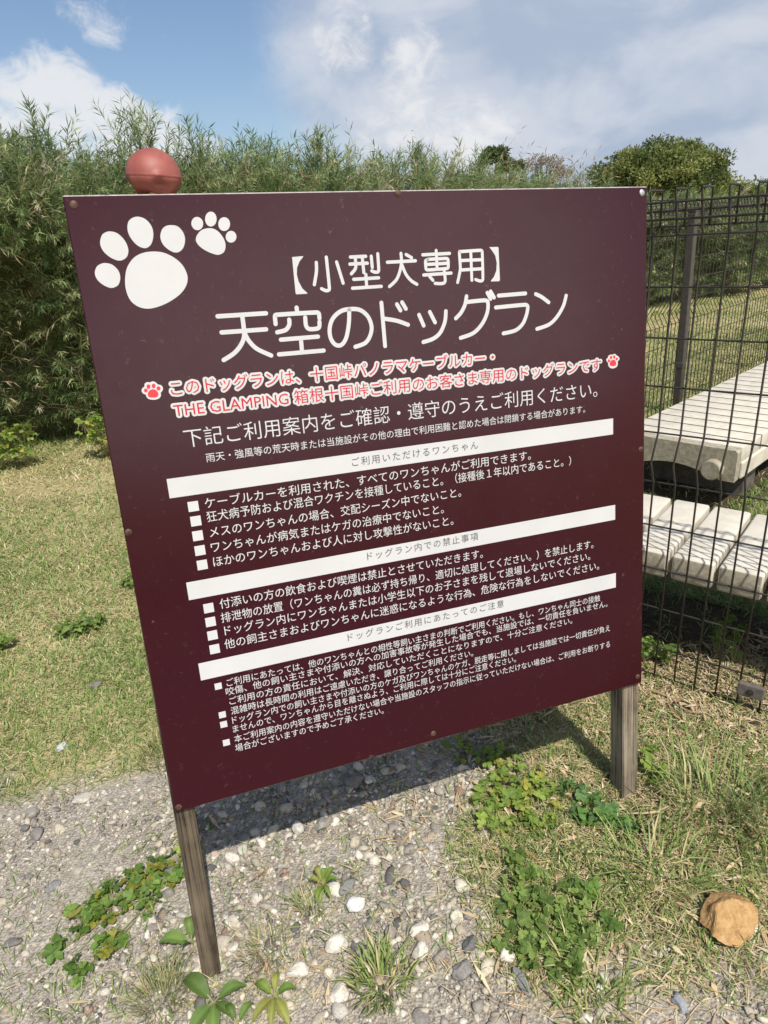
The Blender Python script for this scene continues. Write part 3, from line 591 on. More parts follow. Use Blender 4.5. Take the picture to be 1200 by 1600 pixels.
for sx, sy, st_ in SH:
    for k in range(26):
        h = rng.uniform(.26, .56); l0 = np.array([sx + rng.normal(0, .035 + .024 * (k % 6)), sy + rng.normal(0, .12), st_ - h * .92 + float(gz(sx, sy)) - .11 * (k % 6)]); Bs.append(l0); Ds.append(unit(np.array([rng.normal(.1, .22), rng.normal(0, .2), 1.0]))); Ls.append(h)
pieces.append(sprigs(np.array(Bs), np.array(Ds), np.array(Ls), 34, np.full(len(Bs), .10), np.full(len(Bs), .0095), rng, BC, np.array([.2, .35, .3, .13, .02]), .06))
# bare tan stems and dead tangles on the face
n = 900; s = rng.uniform(3.2, 14, n); x, y, nn = hedge_at(s); z = rng.uniform(.2, 2.1, n); o = surf(s, 0 * s, z) - rng.uniform(.02, .2, n); B = np.stack([x + nn[:, 0] * o, y + nn[:, 1] * o, z], -1)
pieces.append(sprigs(B, unit(np.stack([rng.normal(.2, .5, n), rng.normal(-.2, .3, n), rng.uniform(-.2, 1.2, n)], -1)), rng.uniform(.3, .6, n), 7, np.full(n, .10), np.full(n, .010), rng, [(.42, .35, .2), (.34, .27, .15)], [.6, .4], .2))
V, F, C = merge(pieces)
# the shaded mass of stems and dead leaves behind the face
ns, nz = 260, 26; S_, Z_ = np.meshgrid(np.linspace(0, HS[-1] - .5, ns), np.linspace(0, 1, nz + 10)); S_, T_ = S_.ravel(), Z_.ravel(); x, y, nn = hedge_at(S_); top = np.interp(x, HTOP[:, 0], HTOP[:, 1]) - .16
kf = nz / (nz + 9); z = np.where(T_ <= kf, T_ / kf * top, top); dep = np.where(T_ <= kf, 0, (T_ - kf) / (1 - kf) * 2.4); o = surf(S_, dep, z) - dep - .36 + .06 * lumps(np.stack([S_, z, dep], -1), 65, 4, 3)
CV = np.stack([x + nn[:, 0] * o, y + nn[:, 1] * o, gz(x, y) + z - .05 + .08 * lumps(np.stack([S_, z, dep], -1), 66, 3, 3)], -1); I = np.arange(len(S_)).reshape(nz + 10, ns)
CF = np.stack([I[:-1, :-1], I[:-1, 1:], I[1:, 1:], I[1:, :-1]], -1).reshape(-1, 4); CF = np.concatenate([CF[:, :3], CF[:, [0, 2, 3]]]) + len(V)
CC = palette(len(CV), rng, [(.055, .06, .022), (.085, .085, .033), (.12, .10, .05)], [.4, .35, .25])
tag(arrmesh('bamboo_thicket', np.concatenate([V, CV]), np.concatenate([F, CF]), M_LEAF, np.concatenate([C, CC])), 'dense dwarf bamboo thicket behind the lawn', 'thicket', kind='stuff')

# ------------------------------------------------------------------ trees beyond
def crown_cloud(r, n_clump, n_leaf, ell, lsize, cols, p, csz):
    a = unit(r.normal(size=(n_clump, 3))); a[:, 2] = np.where(a[:, 2] < -.35, -a[:, 2] * .6, a[:, 2]); q = r.uniform(.55, 1, n_clump)[:, None]; q[: n_clump // 4] *= .6
    c = a * q * np.array(ell); k = n_clump * n_leaf; g = unit(r.normal(size=(n_clump, n_leaf, 3))) * (r.uniform(.2, 1, (n_clump, n_leaf, 1)) ** .5) * (r.uniform(.6, 1.25, (n_clump, 1, 1)) * csz) * np.array([1, 1, .75])
    B = (c[:, None] + g).reshape(-1, 3); D = unit(g.reshape(-1, 3) + r.normal(size=(k, 3)) * csz * .7 + np.array([0, 0, .25 * csz])); c0 = palette(n_clump, r, cols, p, .15)
    C = (c0[:, None] * r.uniform(.75, 1.25, (n_clump, n_leaf, 1))).reshape(-1, 3)
    return lances(B, D, r.uniform(.7, 1.3, k) * lsize, r.uniform(.35, .55, k) * lsize, unit(r.normal(size=(k, 3)) + np.array([0, 0, 1.0])), C, .2)
M_BARK = noisy('bark', (.06, .045, .035), (.16, .125, .095), 14, .9, .5, .02)
def tree(name, label, x, y, trunk_h, ell, clumps, leaves, lsize, csz, cols, p, seed, group, cz=None, limbs=9, cat='tree', tr=.16):
    r = np.random.default_rng(seed); base = float(gz(x, y)); root = empty(name, (x, y, base)); tag(root, label, cat, group); t = MB(); cz = cz if cz is not None else trunk_h + ell[2] * .55
    t.tube([(0, 0, -.1), (.03 * ell[0], 0, trunk_h * .5), (0, .02, trunk_h), (.05, 0, cz)], [tr, tr * .75, tr * .6, tr * .3], 9)
    for i in range(limbs):
        a = i * 2.4 + r.uniform(-.3, .3); e = Vector((math.cos(a) * ell[0] * r.uniform(.5, .8), math.sin(a) * ell[1] * r.uniform(.5, .8), cz + ell[2] * r.uniform(-.3, .6))); s0 = Vector((0, 0, trunk_h * r.uniform(.55, 1)))
        m = s0.lerp(e, .5) + Vector((0, 0, .1 * ell[2])); t.tube([s0, m, e], [tr * .45, tr * .28, tr * .1], 6)
    t.build('trunk', M_BARK, root, True)
    V, F, C = crown_cloud(r, clumps, leaves, ell, lsize, cols, p, csz); V = V + np.array([0, 0, cz]); arrmesh('crown', V, F, M_LEAF, C, root); return root
TCOL = [(.125, .165, .05), (.185, .22, .065), (.32, .34, .115), (.075, .10, .035)]
tree('round_tree', 'broad round crowned green tree beyond the thicket, right of the sign', 9.9, 25, 1.55, (2.25, 2.0, 1.12), 300, 210, .115, .40, TCOL, [.3, .35, .2, .15], 3, 'trees beyond the thicket', 2.42)
tree('pine_tree', 'small dark tree top poking over the thicket, taller of two', 5.25, 30, 2.6, (.55, .5, .42), 26, 90, .13, .24, [(.07, .11, .04), (.10, .14, .05)], [.5, .5], 5, 'trees beyond the thicket', 3.82, 4, tr=.07)
tree('pine_tree', 'small dark tree top poking over the thicket, lower of two', 6.05, 31, 2.4, (.6, .5, .3), 22, 90, .13, .22, [(.07, .11, .04), (.10, .14, .05)], [.5, .5], 6, 'trees beyond the thicket', 3.52, 4, tr=.07)
tree('dry_tree', 'thin brownish half bare tree behind the thicket, left of the round tree', 7.3, 30, 2.3, (.85, .6, .5), 30, 34, .10, .22, [(.30, .25, .20), (.24, .22, .16), (.36, .31, .25)], [.4, .3, .3], 7, 'trees beyond the thicket', 3.5, 16, tr=.06)
tree('dry_tree', 'low brownish half bare bush right of the thin bare tree', 8.15, 31, 2.0, (.6, .5, .35), 20, 34, .10, .2, [(.30, .25, .20), (.24, .22, .16), (.36, .31, .25)], [.4, .3, .3], 8, 'trees beyond the thicket', 3.2, 12, tr=.05)
for i, (lb, x, y, w_, h_) in enumerate((('low dark green bush beside the round tree, far right', 15.8, 32, 2.2, .75), ('distant green bush at the right edge of the photo', 18.6, 33, 2.0, .85), ('distant green bush beyond the fence top, hidden behind its loops', 13.2, 31, 1.6, .5))):
    tree('distant_bush', lb, x, y, .9, (w_, 1.6, h_), 80, 110, .16, .36, TCOL, [.3, .35, .2, .15], 30 + i, 'trees beyond the thicket', 1.75, 5, 'bush', .08)

# ------------------------------------------------------------------ mesh fences
FD = Vector((-.767, .642, 0)); FN = Vector((.642, .767, 0))             # along the near fence to its corner, and into the run
FA = Vector((.864, 1.928, 0)); E = Vector((.729, .685, 0)); EN = Vector((.685, -.729, 0))
CORNER = FA + FD * 1.365
def fence(label, origin, along, inward, s0, s1, base, posts, clips, group, lean=0.0):
    root = empty('mesh_fence', origin); tag(root, label, 'fence', group)
    H = [0, .11, .257, .397, .545, .69, .846, .985, 1.124, 1.263, 1.396]; top = 1.51; w = MB(); hz = MB(); step = .0645
    def P(s, z, o=0.0): return along * s + inward * o + Vector((0, 0, z + base))
    k = int(round((s1 - s0) / step))
    for i in range(k + 1):
        s = s0 + i * step
        w.tube([P(s, -.02), P(s, .69), P(s, .765, -.042), P(s, .846), P(s, 1.396), P(s, top - .006, -.048), P(s, top, -.042), P(s, top, .046), P(s, top - .006, .052), P(s, top - .095, .052)], .0030, 6)
    for z in H: hz.tube([P(s0 - .02, z, .0045), P(s1 + .02, z, .0045)], .0029, 6)
    for z, o in ((1.479, -.040), (1.458, .0565), (1.437, -.022), (1.418, .0565)): hz.tube([P(s0 - .02, z, o), P(s1 + .02, z, o)], .0031, 6)
    w.build('upright_wires', M_WIRE, root, True); hz.build('cross_wires', M_WIRE, root, True)
    rot = Matrix((along, inward, Vector((0, 0, 1)))).transposed()
    for s in posts:
        p = MB(); c = P(s, .66, .04); tilt = Matrix.Rotation(lean, 3, 'Y'); p.box(c, (.055, .055, 1.56), rot @ tilt, .004, 1); po = p.build('post', M_FPOST, root)
        q = MB(); q.box(P(s + .78 * math.sin(lean), .66 + .78 * math.cos(lean), .04), (.061, .061, .022), rot @ tilt, .005, 2); q.build('post_cap', M_FPOST, po)
        q = MB(); q.box(P(s - .28 * math.sin(lean), .38, .04), (.061, .061, .04), rot @ tilt, .003, 1); q.build('bracket', M_FPOST, po)
    for s, z in clips:
        q = MB(); q.box(P(s, z, -.012), (.075, .018, .046), rot, .004, 2); cl = q.build('panel_clip', noisy('clip_steel', (.10, .085, .075), (.19, .165, .15), 60, .5, .1, .001, metal=.2), root)
        q = MB(); q.tube([P(s, z, -.02), P(s, z, -.026)], .010, 12); q.tube([P(s, z, -.026), P(s, z, -.029)], .006, 6); q.build('bolt', M_WIRE, cl)
    return root
fence('dark wire mesh fence beside the sign, nearest run with looped top', FA, FD, FN, -2.091, 1.29, .078, [-1.62, 1.30], [(-.32, .068)], 'mesh fences around the dog run')
fence('dark wire mesh fence farther back, running away behind the low table', CORNER, E, EN, .06, 7.6, .10, [1.34, 3.34, 5.34, 7.34], [], 'mesh fences around the dog run', -.05)

# ------------------------------------------------------------------ bench and low table in the run
rotB = Matrix((-FD, FN, Vector((0, 0, 1)))).transposed()
root = empty('slatted_bench', FA + FN * .37); tag(root, 'cream concrete bench of short cross slats right behind the mesh fence', 'bench')
zt = .48; g0 = float(gz(*(FA + FN * .37)[:2]))
for k in range(-5, 8):
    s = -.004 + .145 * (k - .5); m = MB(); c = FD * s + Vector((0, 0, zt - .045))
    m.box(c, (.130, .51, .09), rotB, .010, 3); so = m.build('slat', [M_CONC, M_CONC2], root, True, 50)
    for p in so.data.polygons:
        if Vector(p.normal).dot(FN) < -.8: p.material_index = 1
for o in (-.13, .13):
    m = MB(); m.box(FD * .145 + FN * o + Vector((0, 0, zt - .115)), (1.8, .07, .05), rotB, .006, 2); m.build('beam', M_CONC3, root)
for s in (-.46, .30, .72):
    m = MB(); m.box(FD * s + FN * .03 + Vector((0, 0, (zt - .14 + g0 - .04) / 2)), (.10, .34, zt - .14 - g0 + .04), rotB, .008, 2); m.build('leg', M_CONC3, root)

T0 = Vector((1.374, 3.67, 0)); rotT = Matrix((EN, E, Vector((0, 0, 1)))).transposed(); zt = .43; WT = .63
root = empty('low_table', T0 + EN * WT / 2 + E * 1.3); tag(root, 'low wide cream table of many cross slats beyond the bench', 'table'); O = -(EN * WT / 2 + E * 1.3)
for k in range(19):
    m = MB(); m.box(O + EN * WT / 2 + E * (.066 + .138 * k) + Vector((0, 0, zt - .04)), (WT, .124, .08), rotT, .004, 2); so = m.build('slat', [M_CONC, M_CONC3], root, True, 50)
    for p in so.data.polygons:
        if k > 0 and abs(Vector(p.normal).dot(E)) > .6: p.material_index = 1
# front board with an arched lower edge
bm = bmesh.new(); nseg = 18; pr = []
for i in range(nseg + 1):
    u = i / nseg; h = -.165 + .05 * math.sin(math.pi * min(1, max(0, (u - .12) / .76))); pr.append((u * WT, h))
ring = [(0, -.012), (.012, 0), (WT - .012, 0), (WT, -.012)]; outline = ring + [(x, h) for x, h in reversed(pr)]
fa = [bm.verts.new(O + EN * x + E * -.055 + Vector((0, 0, zt - .006 + h))) for x, h in outline]; fb = [bm.verts.new(O + EN * x + E * -.003 + Vector((0, 0, zt - .003 + h))) for x, h in outline]
bm.faces.new(fa); bm.faces.new(list(reversed(fb)))
for i in range(len(fa)): bm.faces.new((fa[i], fa[i - 1], fb[i - 1], fb[i]))
bmesh.ops.recalc_face_normals(bm, faces=bm.faces); me = bpy.data.meshes.new('end_board'); bm.to_mesh(me); bm.free(); me.materials.append(M_CONC2); eb = link('end_board', me, root)
m = MB(); c = O + EN * .525 + Vector((0, 0, zt - .115)); m.tube([c + E * -.05, c + E * -.095, c + E * -.1], [.052, .052, .046], 24); m.build('round_peg', M_CONC2, eb, True, 40)
for o in (.02, WT - .02):
    m = MB(); m.box(O + EN * o + E * 1.31 + Vector((0, 0, zt - .125)), (.06, 2.6, .09), rotT, .008, 2); m.build('side_rail', M_CONC, root)
m = MB(); m.box(O + EN * WT / 2 + E * 1.31 + Vector((0, 0, zt - .075)), (WT - .10, 2.56, .03), rotT, .004, 1); m.build('under_board', M_CONC3, root)
for t in (.34, 2.2):
    m = MB(); m.box(O + EN * WT / 2 + E * t + Vector((0, 0, (zt - .09 + .02) / 2)), (.54, .16, zt - .09 - .02 + .06), rotT, .01, 2); m.build('leg', M_CONC3, root)

# traced outlines on the board face, tenths of a millimetre from its lower left corner
TITLE_STROKES=[[(2295,10051),(3204,10046)],[(2328,9756),(3170,9752)],[(2750,10041),(2749,9763),(2724,9617),(2635,9475),(2498,9353),(2297,9251)],[(2752,9718),(2814,9565),(2947,9405),(3208,9257)],[(3807,10111),(3811,10006)],[(3364,9837),(3368,9976),(3390,10004),(4199,9996),(4235,9972),(4238,9881)],[(3637,9898),(3626,9803),(3546,9713),(3376,9681)],[(3956,9916),(3955,9765),(4005,9698),(4149,9690),(4214,9716),(4231,9815)],[(3430,9538),(4172,9539)],[(3826,9532),(3820,9288)],[(3360,9265),(4259,9264)],[(4861,10007),(4828,9749),(4753,9491),(4674,9373),(4587,9333),(4491,9372),(4423,9501),(4426,9685),(4510,9863),(4687,9988),(4888,10015),(5085,9984),(5240,9844),(5296,9638),(5238,9454),(5125,9337),(4917,9282)],[(5545,10096),(5550,9246)],[(5583,9783),(5848,9724),(6085,9628)],[(5874,10045),(5941,9922)],[(5988,10076),(6061,9946)],[(6340,9808),(6427,9588)],[(6582,9849),(6686,9634)],[(6946,9841),(6911,9634),(6787,9417),(6616,9307),(6395,9259)],[(7436,10109),(7390,9942),(7288,9787),(7163,9682)],[(7430,9994),(7853,10004),(7926,9964),(7905,9762),(7780,9541),(7562,9359),(7250,9277)],[(7924,10152),(7994,10025)],[(8001,10174),(8078,10046)],[(8186,10079),(8837,10087)],[(8107,9841),(8817,9853),(8882,9816),(8849,9651),(8743,9456),(8561,9335),(8266,9293)],[(9088,10059),(9237,9987),(9406,9867)],[(9851,9982),(9778,9776),(9609,9549),(9402,9399),(9097,9326)]]
SUB_STROKES=[[(4289,10916),(4273,10750),(4205,10515)],[(4497,11004),(4499,10437),(4481,10398),(4422,10391),(4340,10431)],[(4694,10907),(4786,10511)],[(4981,10987),(5297,10988)],[(4958,10857),(5319,10859)],[(5078,10980),(5069,10784),(4970,10677)],[(5223,10983),(5229,10687)],[(5410,10984),(5413,10777)],[(5550,11023),(5543,10717),(5520,10685),(5459,10685),(5397,10711)],[(5009,10571),(5530,10574)],[(5269,10648),(5263,10413)],[(4967,10406),(5572,10409)],[(5738,10858),(6342,10860)],[(6041,11012),(6036,10831),(5975,10641),(5892,10508),(5743,10396)],[(6040,10803),(6118,10607),(6222,10482),(6338,10407)],[(6148,10986),(6261,10922)],[(6507,10966),(7102,10970)],[(6807,11037),(6804,10685)],[(6609,10874),(7025,10875),(7060,10851),(7055,10702),(7023,10681),(6591,10673),(6561,10697),(6561,10845),(6609,10874)],[(6581,10779),(7051,10782)],[(6499,10579),(7114,10587)],[(6958,10678),(6971,10452),(6940,10401),(6853,10393),(6742,10404)],[(6628,10545),(6697,10466)],[(7248,10396),(7297,10549),(7327,10680),(7324,10989),(7357,10995),(7808,11002),(7844,10978),(7834,10437),(7809,10400),(7742,10403),(7666,10432)],[(7336,10821),(7831,10818)],[(7335,10636),(7829,10638)],[(7582,10989),(7576,10421)]]
BRACKETS=[[(3827,11035),(4046,11043),(4039,11026),(3960,10948),(3901,10838),(3883,10716),(3901,10593),(3961,10457),(4051,10367),(4038,10355),(3835,10356),(3819,10377)],[(8015,11057),(8213,11055),(8230,11039),(8234,10387),(8208,10369),(8022,10375),(8018,10389),(8094,10462),(8157,10584),(8175,10737),(8148,10881),(8075,10988)]]
PAW_LARGE=[[(1335,11232),(1506,11204),(1670,11114),(1796,10984),(1852,10827),(1845,10705),(1782,10585),(1662,10469),(1465,10358),(1275,10291),(1093,10265),(944,10301),(828,10396),(774,10531),(765,10695),(798,10867),(865,11015),(995,11149),(1158,11217)],[(674,11588),(784,11549),(880,11430),(915,11291),(881,11175),(800,11114),(709,11107),(592,11166),(495,11275),(468,11402),(517,11526),(588,11576)],[(1168,11816),(1289,11766),(1368,11648),(1374,11509),(1324,11372),(1248,11304),(1170,11296),(1071,11349),(992,11458),(955,11586),(982,11722),(1058,11793)],[(1710,11662),(1816,11635),(1891,11536),(1908,11417),(1864,11288),(1786,11214),(1695,11201),(1592,11255),(1508,11355),(1487,11474),(1533,11590),(1608,11648)],[(508,11073),(612,11037),(691,10937),(703,10818),(660,10712),(592,10666),(505,10657),(398,10715),(319,10805),(297,10913),(345,11017),(427,11064)]]
PAW_SMALL=[[(2385,11591),(2504,11539),(2590,11416),(2613,11293),(2575,11184),(2493,11136),(2412,11137),(2271,11196),(2147,11288),(2094,11389),(2131,11485),(2233,11569)],[(2265,11690),(2261,11655),(2248,11622),(2225,11594),(2197,11574),(2165,11564),(2132,11565),(2103,11577),(2079,11598),(2063,11627),(2056,11661),(2060,11696),(2074,11728),(2096,11756),(2124,11776),(2156,11786),(2189,11785),(2218,11773),(2243,11752),(2259,11723)],[(2514,11742),(2503,11703),(2484,11668),(2457,11641),(2426,11624),(2393,11619),(2362,11626),(2337,11645),(2318,11673),(2308,11708),(2309,11747),(2320,11785),(2339,11820),(2365,11847),(2396,11864),(2429,11869),(2460,11863),(2486,11844),(2504,11816),(2514,11781)],[(2743,11651),(2733,11614),(2714,11582),(2686,11556),(2654,11540),(2621,11536),(2589,11542),(2562,11560),(2542,11587),(2532,11620),(2532,11656),(2542,11692),(2561,11725),(2588,11750),(2620,11766),(2653,11771),(2685,11764),(2713,11747),(2733,11720),(2743,11687)],[(2830,11430),(2821,11399),(2803,11371),(2779,11349),(2749,11336),(2719,11332),(2689,11338),(2664,11353),(2645,11376),(2635,11405),(2635,11436),(2644,11467),(2662,11495),(2686,11517),(2715,11530),(2746,11534),(2776,11528),(2801,11513),(2819,11490),(2830,11461)]]
PAW_RED_A=[[(864,8977),(908,8967),(967,8981),(1019,8950),(1042,8918),(1101,8895),(1124,8840),(1102,8789),(1071,8762),(1067,8710),(1025,8661),(948,8645),(859,8660),(814,8700),(800,8755),(759,8777),(740,8825),(763,8876),(801,8901),(815,8952)],[(944,8838),(992,8818),(1024,8767),(1019,8720),(984,8692),(920,8689),(860,8702),(837,8739),(847,8785),(891,8828)],[(847,8826),(844,8816),(838,8807),(829,8800),(820,8796),(810,8795),(801,8798),(793,8803),(787,8812),(784,8822),(784,8833),(788,8843),(794,8852),(802,8859),(811,8863),(821,8864),(831,8861),(838,8856),(844,8847),(847,8837)],[(906,8891),(902,8878),(896,8867),(887,8858),(877,8853),(867,8852),(857,8855),(849,8862),(843,8872),(841,8884),(841,8897),(845,8910),(851,8921),(860,8929),(870,8934),(880,8935),(890,8932),(898,8926),(904,8916),(906,8904)],[(997,8893),(994,8881),(987,8870),(978,8861),(968,8856),(958,8855),(948,8858),(940,8865),(935,8875),(932,8887),(932,8900),(936,8912),(942,8924),(951,8932),(961,8937),(971,8938),(981,8935),(989,8928),(995,8918),(998,8906)],[(1078,8841),(1074,8829),(1068,8820),(1059,8812),(1048,8808),(1037,8807),(1027,8810),(1018,8816),(1011,8825),(1008,8836),(1008,8848),(1012,8859),(1018,8869),(1027,8876),(1038,8880),(1049,8881),(1059,8878),(1068,8872),(1075,8863),(1078,8852)]]
PAW_RED_B=[[(11010,8615),(11062,8606),(11124,8623),(11185,8578),(11244,8537),(11256,8478),(11212,8445),(11212,8373),(11177,8317),(11080,8293),(10992,8320),(10948,8382),(10945,8433),(10905,8472),(10899,8523),(10940,8549),(10948,8584)],[(11080,8496),(11142,8466),(11168,8406),(11150,8359),(11080,8348),(11009,8366),(10987,8407),(11010,8463)],[(10999,8477),(10998,8466),(10993,8457),(10986,8450),(10977,8446),(10967,8445),(10958,8448),(10949,8453),(10942,8462),(10938,8472),(10936,8483),(10938,8493),(10942,8502),(10949,8510),(10958,8514),(10968,8515),(10977,8512),(10986,8506),(10993,8498),(10998,8488)],[(11057,8546),(11055,8534),(11051,8523),(11044,8515),(11035,8511),(11025,8510),(11016,8512),(11007,8519),(11000,8528),(10995,8539),(10994,8551),(10995,8563),(11000,8574),(11007,8582),(11016,8586),(11025,8588),(11035,8585),(11044,8579),(11051,8569),(11055,8558)],[(11145,8550),(11143,8538),(11139,8527),(11132,8519),(11123,8515),(11113,8513),(11104,8516),(11095,8523),(11088,8532),(11083,8543),(11082,8555),(11083,8567),(11088,8578),(11095,8586),(11103,8591),(11113,8592),(11123,8589),(11132,8583),(11139,8573),(11143,8562)],[(11214,8499),(11212,8489),(11208,8481),(11202,8474),(11193,8470),(11184,8470),(11175,8472),(11166,8477),(11160,8485),(11155,8494),(11154,8504),(11155,8514),(11160,8522),(11166,8529),(11175,8533),(11184,8533),(11193,8531),(11201,8526),(11208,8518),(11212,8509)]]

# ------------------------------------------------------------------ the notice board
SBL = Vector((-.48515768, 1.10612736, -1.11572616 + EYE)); SA = Vector((.94981, .311725, -.026275)).normalized(); SB = Vector((-.01954, .142942, .989538)).normalized(); SY = SB.cross(SA)
if SY.y < 0: SY = -SY
SW, SH_ = 1.2, 1.2183; DROP = .458
board = empty('notice_board'); tag(board, 'maroon notice board with white Japanese dog run rules on two wooden posts', 'notice board')
board.matrix_world = Matrix.Translation(SBL + SA * (SW / 2) - SB * DROP) @ Matrix((SA, SY, SB)).transposed().to_4x4()
def L3(u, v, h=0.0): return Vector((u - SW / 2, -h, v + DROP))          # sign units to the board's own axes, h = height above the face

m = MB(); m.box(L3(SW / 2, SH_ / 2, -.006), (SW, .012, SH_), None, .0022, 1)
panel = m.build('panel', [M_PANEL, M_EDGE], board)
for p in panel.data.polygons:
    if p.normal.z > .5: p.material_index = 1
pl = MB()
for u0, tp, b0, b1, du, mm in ((0, 0, -.52, SH_ - .015, .012, M_POST), (1, 0, -.43, SH_ - .015, 0, M_POST2)):
    m = MB(); x = -.008 if u0 == 0 else 1.1505; wd = .043 if u0 == 0 else .0495
    vs = [m.bm.verts.new(L3(x + dx + (du if b > 0 else 0), b, h)) for b in (b0, b1) for dx, h in ((0, -.0125), (wd, -.0125), (wd, -.056 - .012 * u0), (0, -.056 - .012 * u0))]
    for f in ((0, 1, 2, 3), (7, 6, 5, 4), (0, 4, 5, 1), (1, 5, 6, 2), (2, 6, 7, 3), (3, 7, 4, 0)): m.bm.faces.new([vs[i] for i in f])
    bmesh.ops.bevel(m.bm, geom=list(m.bm.edges), offset=.002, segments=2, affect='EDGES'); m.build('post', mm, board)
for v in (SH_ - .045, .52, .06):
    m = MB(); m.box(L3(SW / 2 + .005, v, -.0345), (SW - .115, .043, .06), None, .002, 1); m.build('batten', M_POST, board)

def flat(name, polys, h, material, parent):
    bm = bmesh.new()
    for P in polys: bm.faces.new([bm.verts.new(L3(x / 1e4, y / 1e4, h)) for x, y in P])
    for f in bm.faces:
        f.normal_update()
        if f.normal.y > 0: f.normal_flip()
    me = bpy.data.meshes.new(name); bm.to_mesh(me); bm.free(); me.materials.append(material); return link(name, me, parent)
def smooth_loop(P, k=3):
    n = len(P); out = []
    for i in range(n):
        p0, p1, p2, p3 = (np.array(P[(i + j) % n], float) for j in (-1, 0, 1, 2))
        for q in range(k):
            t = q / k; out.append(tuple(.5 * (2 * p1 + (p2 - p0) * t + (2 * p0 - 5 * p1 + 4 * p2 - p3) * t * t + (3 * p1 - p0 - 3 * p2 + p3) * t ** 3)))
    return out
def smooth_path(P, k=5):
    if len(P) < 3: return [np.array(p, float) for p in P]
    Q = [P[0]] + list(P) + [P[-1]]; out = []
    for i in range(len(P) - 1):
        p0, p1, p2, p3 = (np.array(Q[i + j], float) for j in range(4)); l = np.linalg.norm(p2 - p1)
        for q in range(k):
            t = q / k
            m1 = (p2 - p0) * .5; m2 = (p3 - p1) * .5                      # tangents kept short so that corners do not swing out
            m1 *= min(1, l / (np.linalg.norm(m1) + 1e-9)); m2 *= min(1, l / (np.linalg.norm(m2) + 1e-9))
            out.append((2 * t ** 3 - 3 * t * t + 1) * p1 + (t ** 3 - 2 * t * t + t) * m1 + (3 * t * t - 2 * t ** 3) * p2 + (t ** 3 - t * t) * m2)
    return out + [np.array(P[-1], float)]
def strokes(name, S, rad, h, material, parent, extra=()):
    """round ended pen strokes in the face of the board, each a hair above the last"""
    V, F, n = [], [], 0; bm = bmesh.new()
    for j, P in enumerate(S):
        Q = smooth_path(P); hh = h + .00004 * (j % 9); Lf, Rt = [], []
        for i, p in enumerate(Q):
            t = (Q[min(i + 1, len(Q) - 1)] - Q[max(i - 1, 0)]); t = t / (np.linalg.norm(t) + 1e-9); nn = np.array([-t[1], t[0]]); Lf.append(p + nn * rad); Rt.append(p - nn * rad)
        def cap(c, t0, sgn): return [c + rad * np.array([math.cos(t0 + sgn * a), math.sin(t0 + sgn * a)]) for a in np.linspace(0, math.pi, 8)[1:-1]]
        d1 = Lf[-1] - Q[-1]; d0 = Rt[0] - Q[0]
        vl = [bm.verts.new(L3(*(p / 1e4), hh)) for p in Lf]; vr = [bm.verts.new(L3(*(p / 1e4), hh)) for p in Rt]
        for i in range(len(Q) - 1): bm.faces.new((vl[i], vr[i], vr[i + 1], vl[i + 1]))
        ce = [bm.verts.new(L3(*(p / 1e4), hh)) for p in cap(Q[-1], math.atan2(d1[1], d1[0]), -1)]; cs = [bm.verts.new(L3(*(p / 1e4), hh)) for p in cap(Q[0], math.atan2(d0[1], d0[0]), -1)]
        bm.faces.new([vl[-1]] + ce + [vr[-1]]); bm.faces.new([vr[0]] + cs + [vl[0]])
    for P in extra: bm.faces.new([bm.verts.new(L3(x / 1e4, y / 1e4, h)) for x, y in P])
    for f in bm.faces:
        f.normal_update()
        if f.normal.y > 0: f.normal_flip()
    me = bpy.data.meshes.new(name); bm.to_mesh(me); bm.free(); me.materials.append(material); return link(name, me, parent)

strokes('title_lettering', TITLE_STROKES, 41, .0006, M_WHITE, panel)
strokes('title_lettering', SUB_STROKES, 32, .0006, M_WHITE, panel, BRACKETS)
flat('paw_print', [smooth_loop(p) for p in PAW_LARGE], .0006, M_WHITE, panel); flat('paw_print', [smooth_loop(p) for p in PAW_SMALL], .0006, M_WHITE, panel)
for P in (PAW_RED_A, PAW_RED_B):
    o = flat('paw_emblem', [smooth_loop(P[0])], .0006, M_WHITE, panel); q = flat('tmp', [smooth_loop(p) for p in P[1:]], .0010, M_RED, None)
    me = o.data; me.materials.append(M_RED); bm = bmesh.new(); bm.from_mesh(me); k = len(bm.faces); bm.from_mesh(q.data); bm.faces.ensure_lookup_table()
    for f in bm.faces[k:]: f.material_index = 1
    bm.to_mesh(me); bm.free(); bpy.data.objects.remove(q)

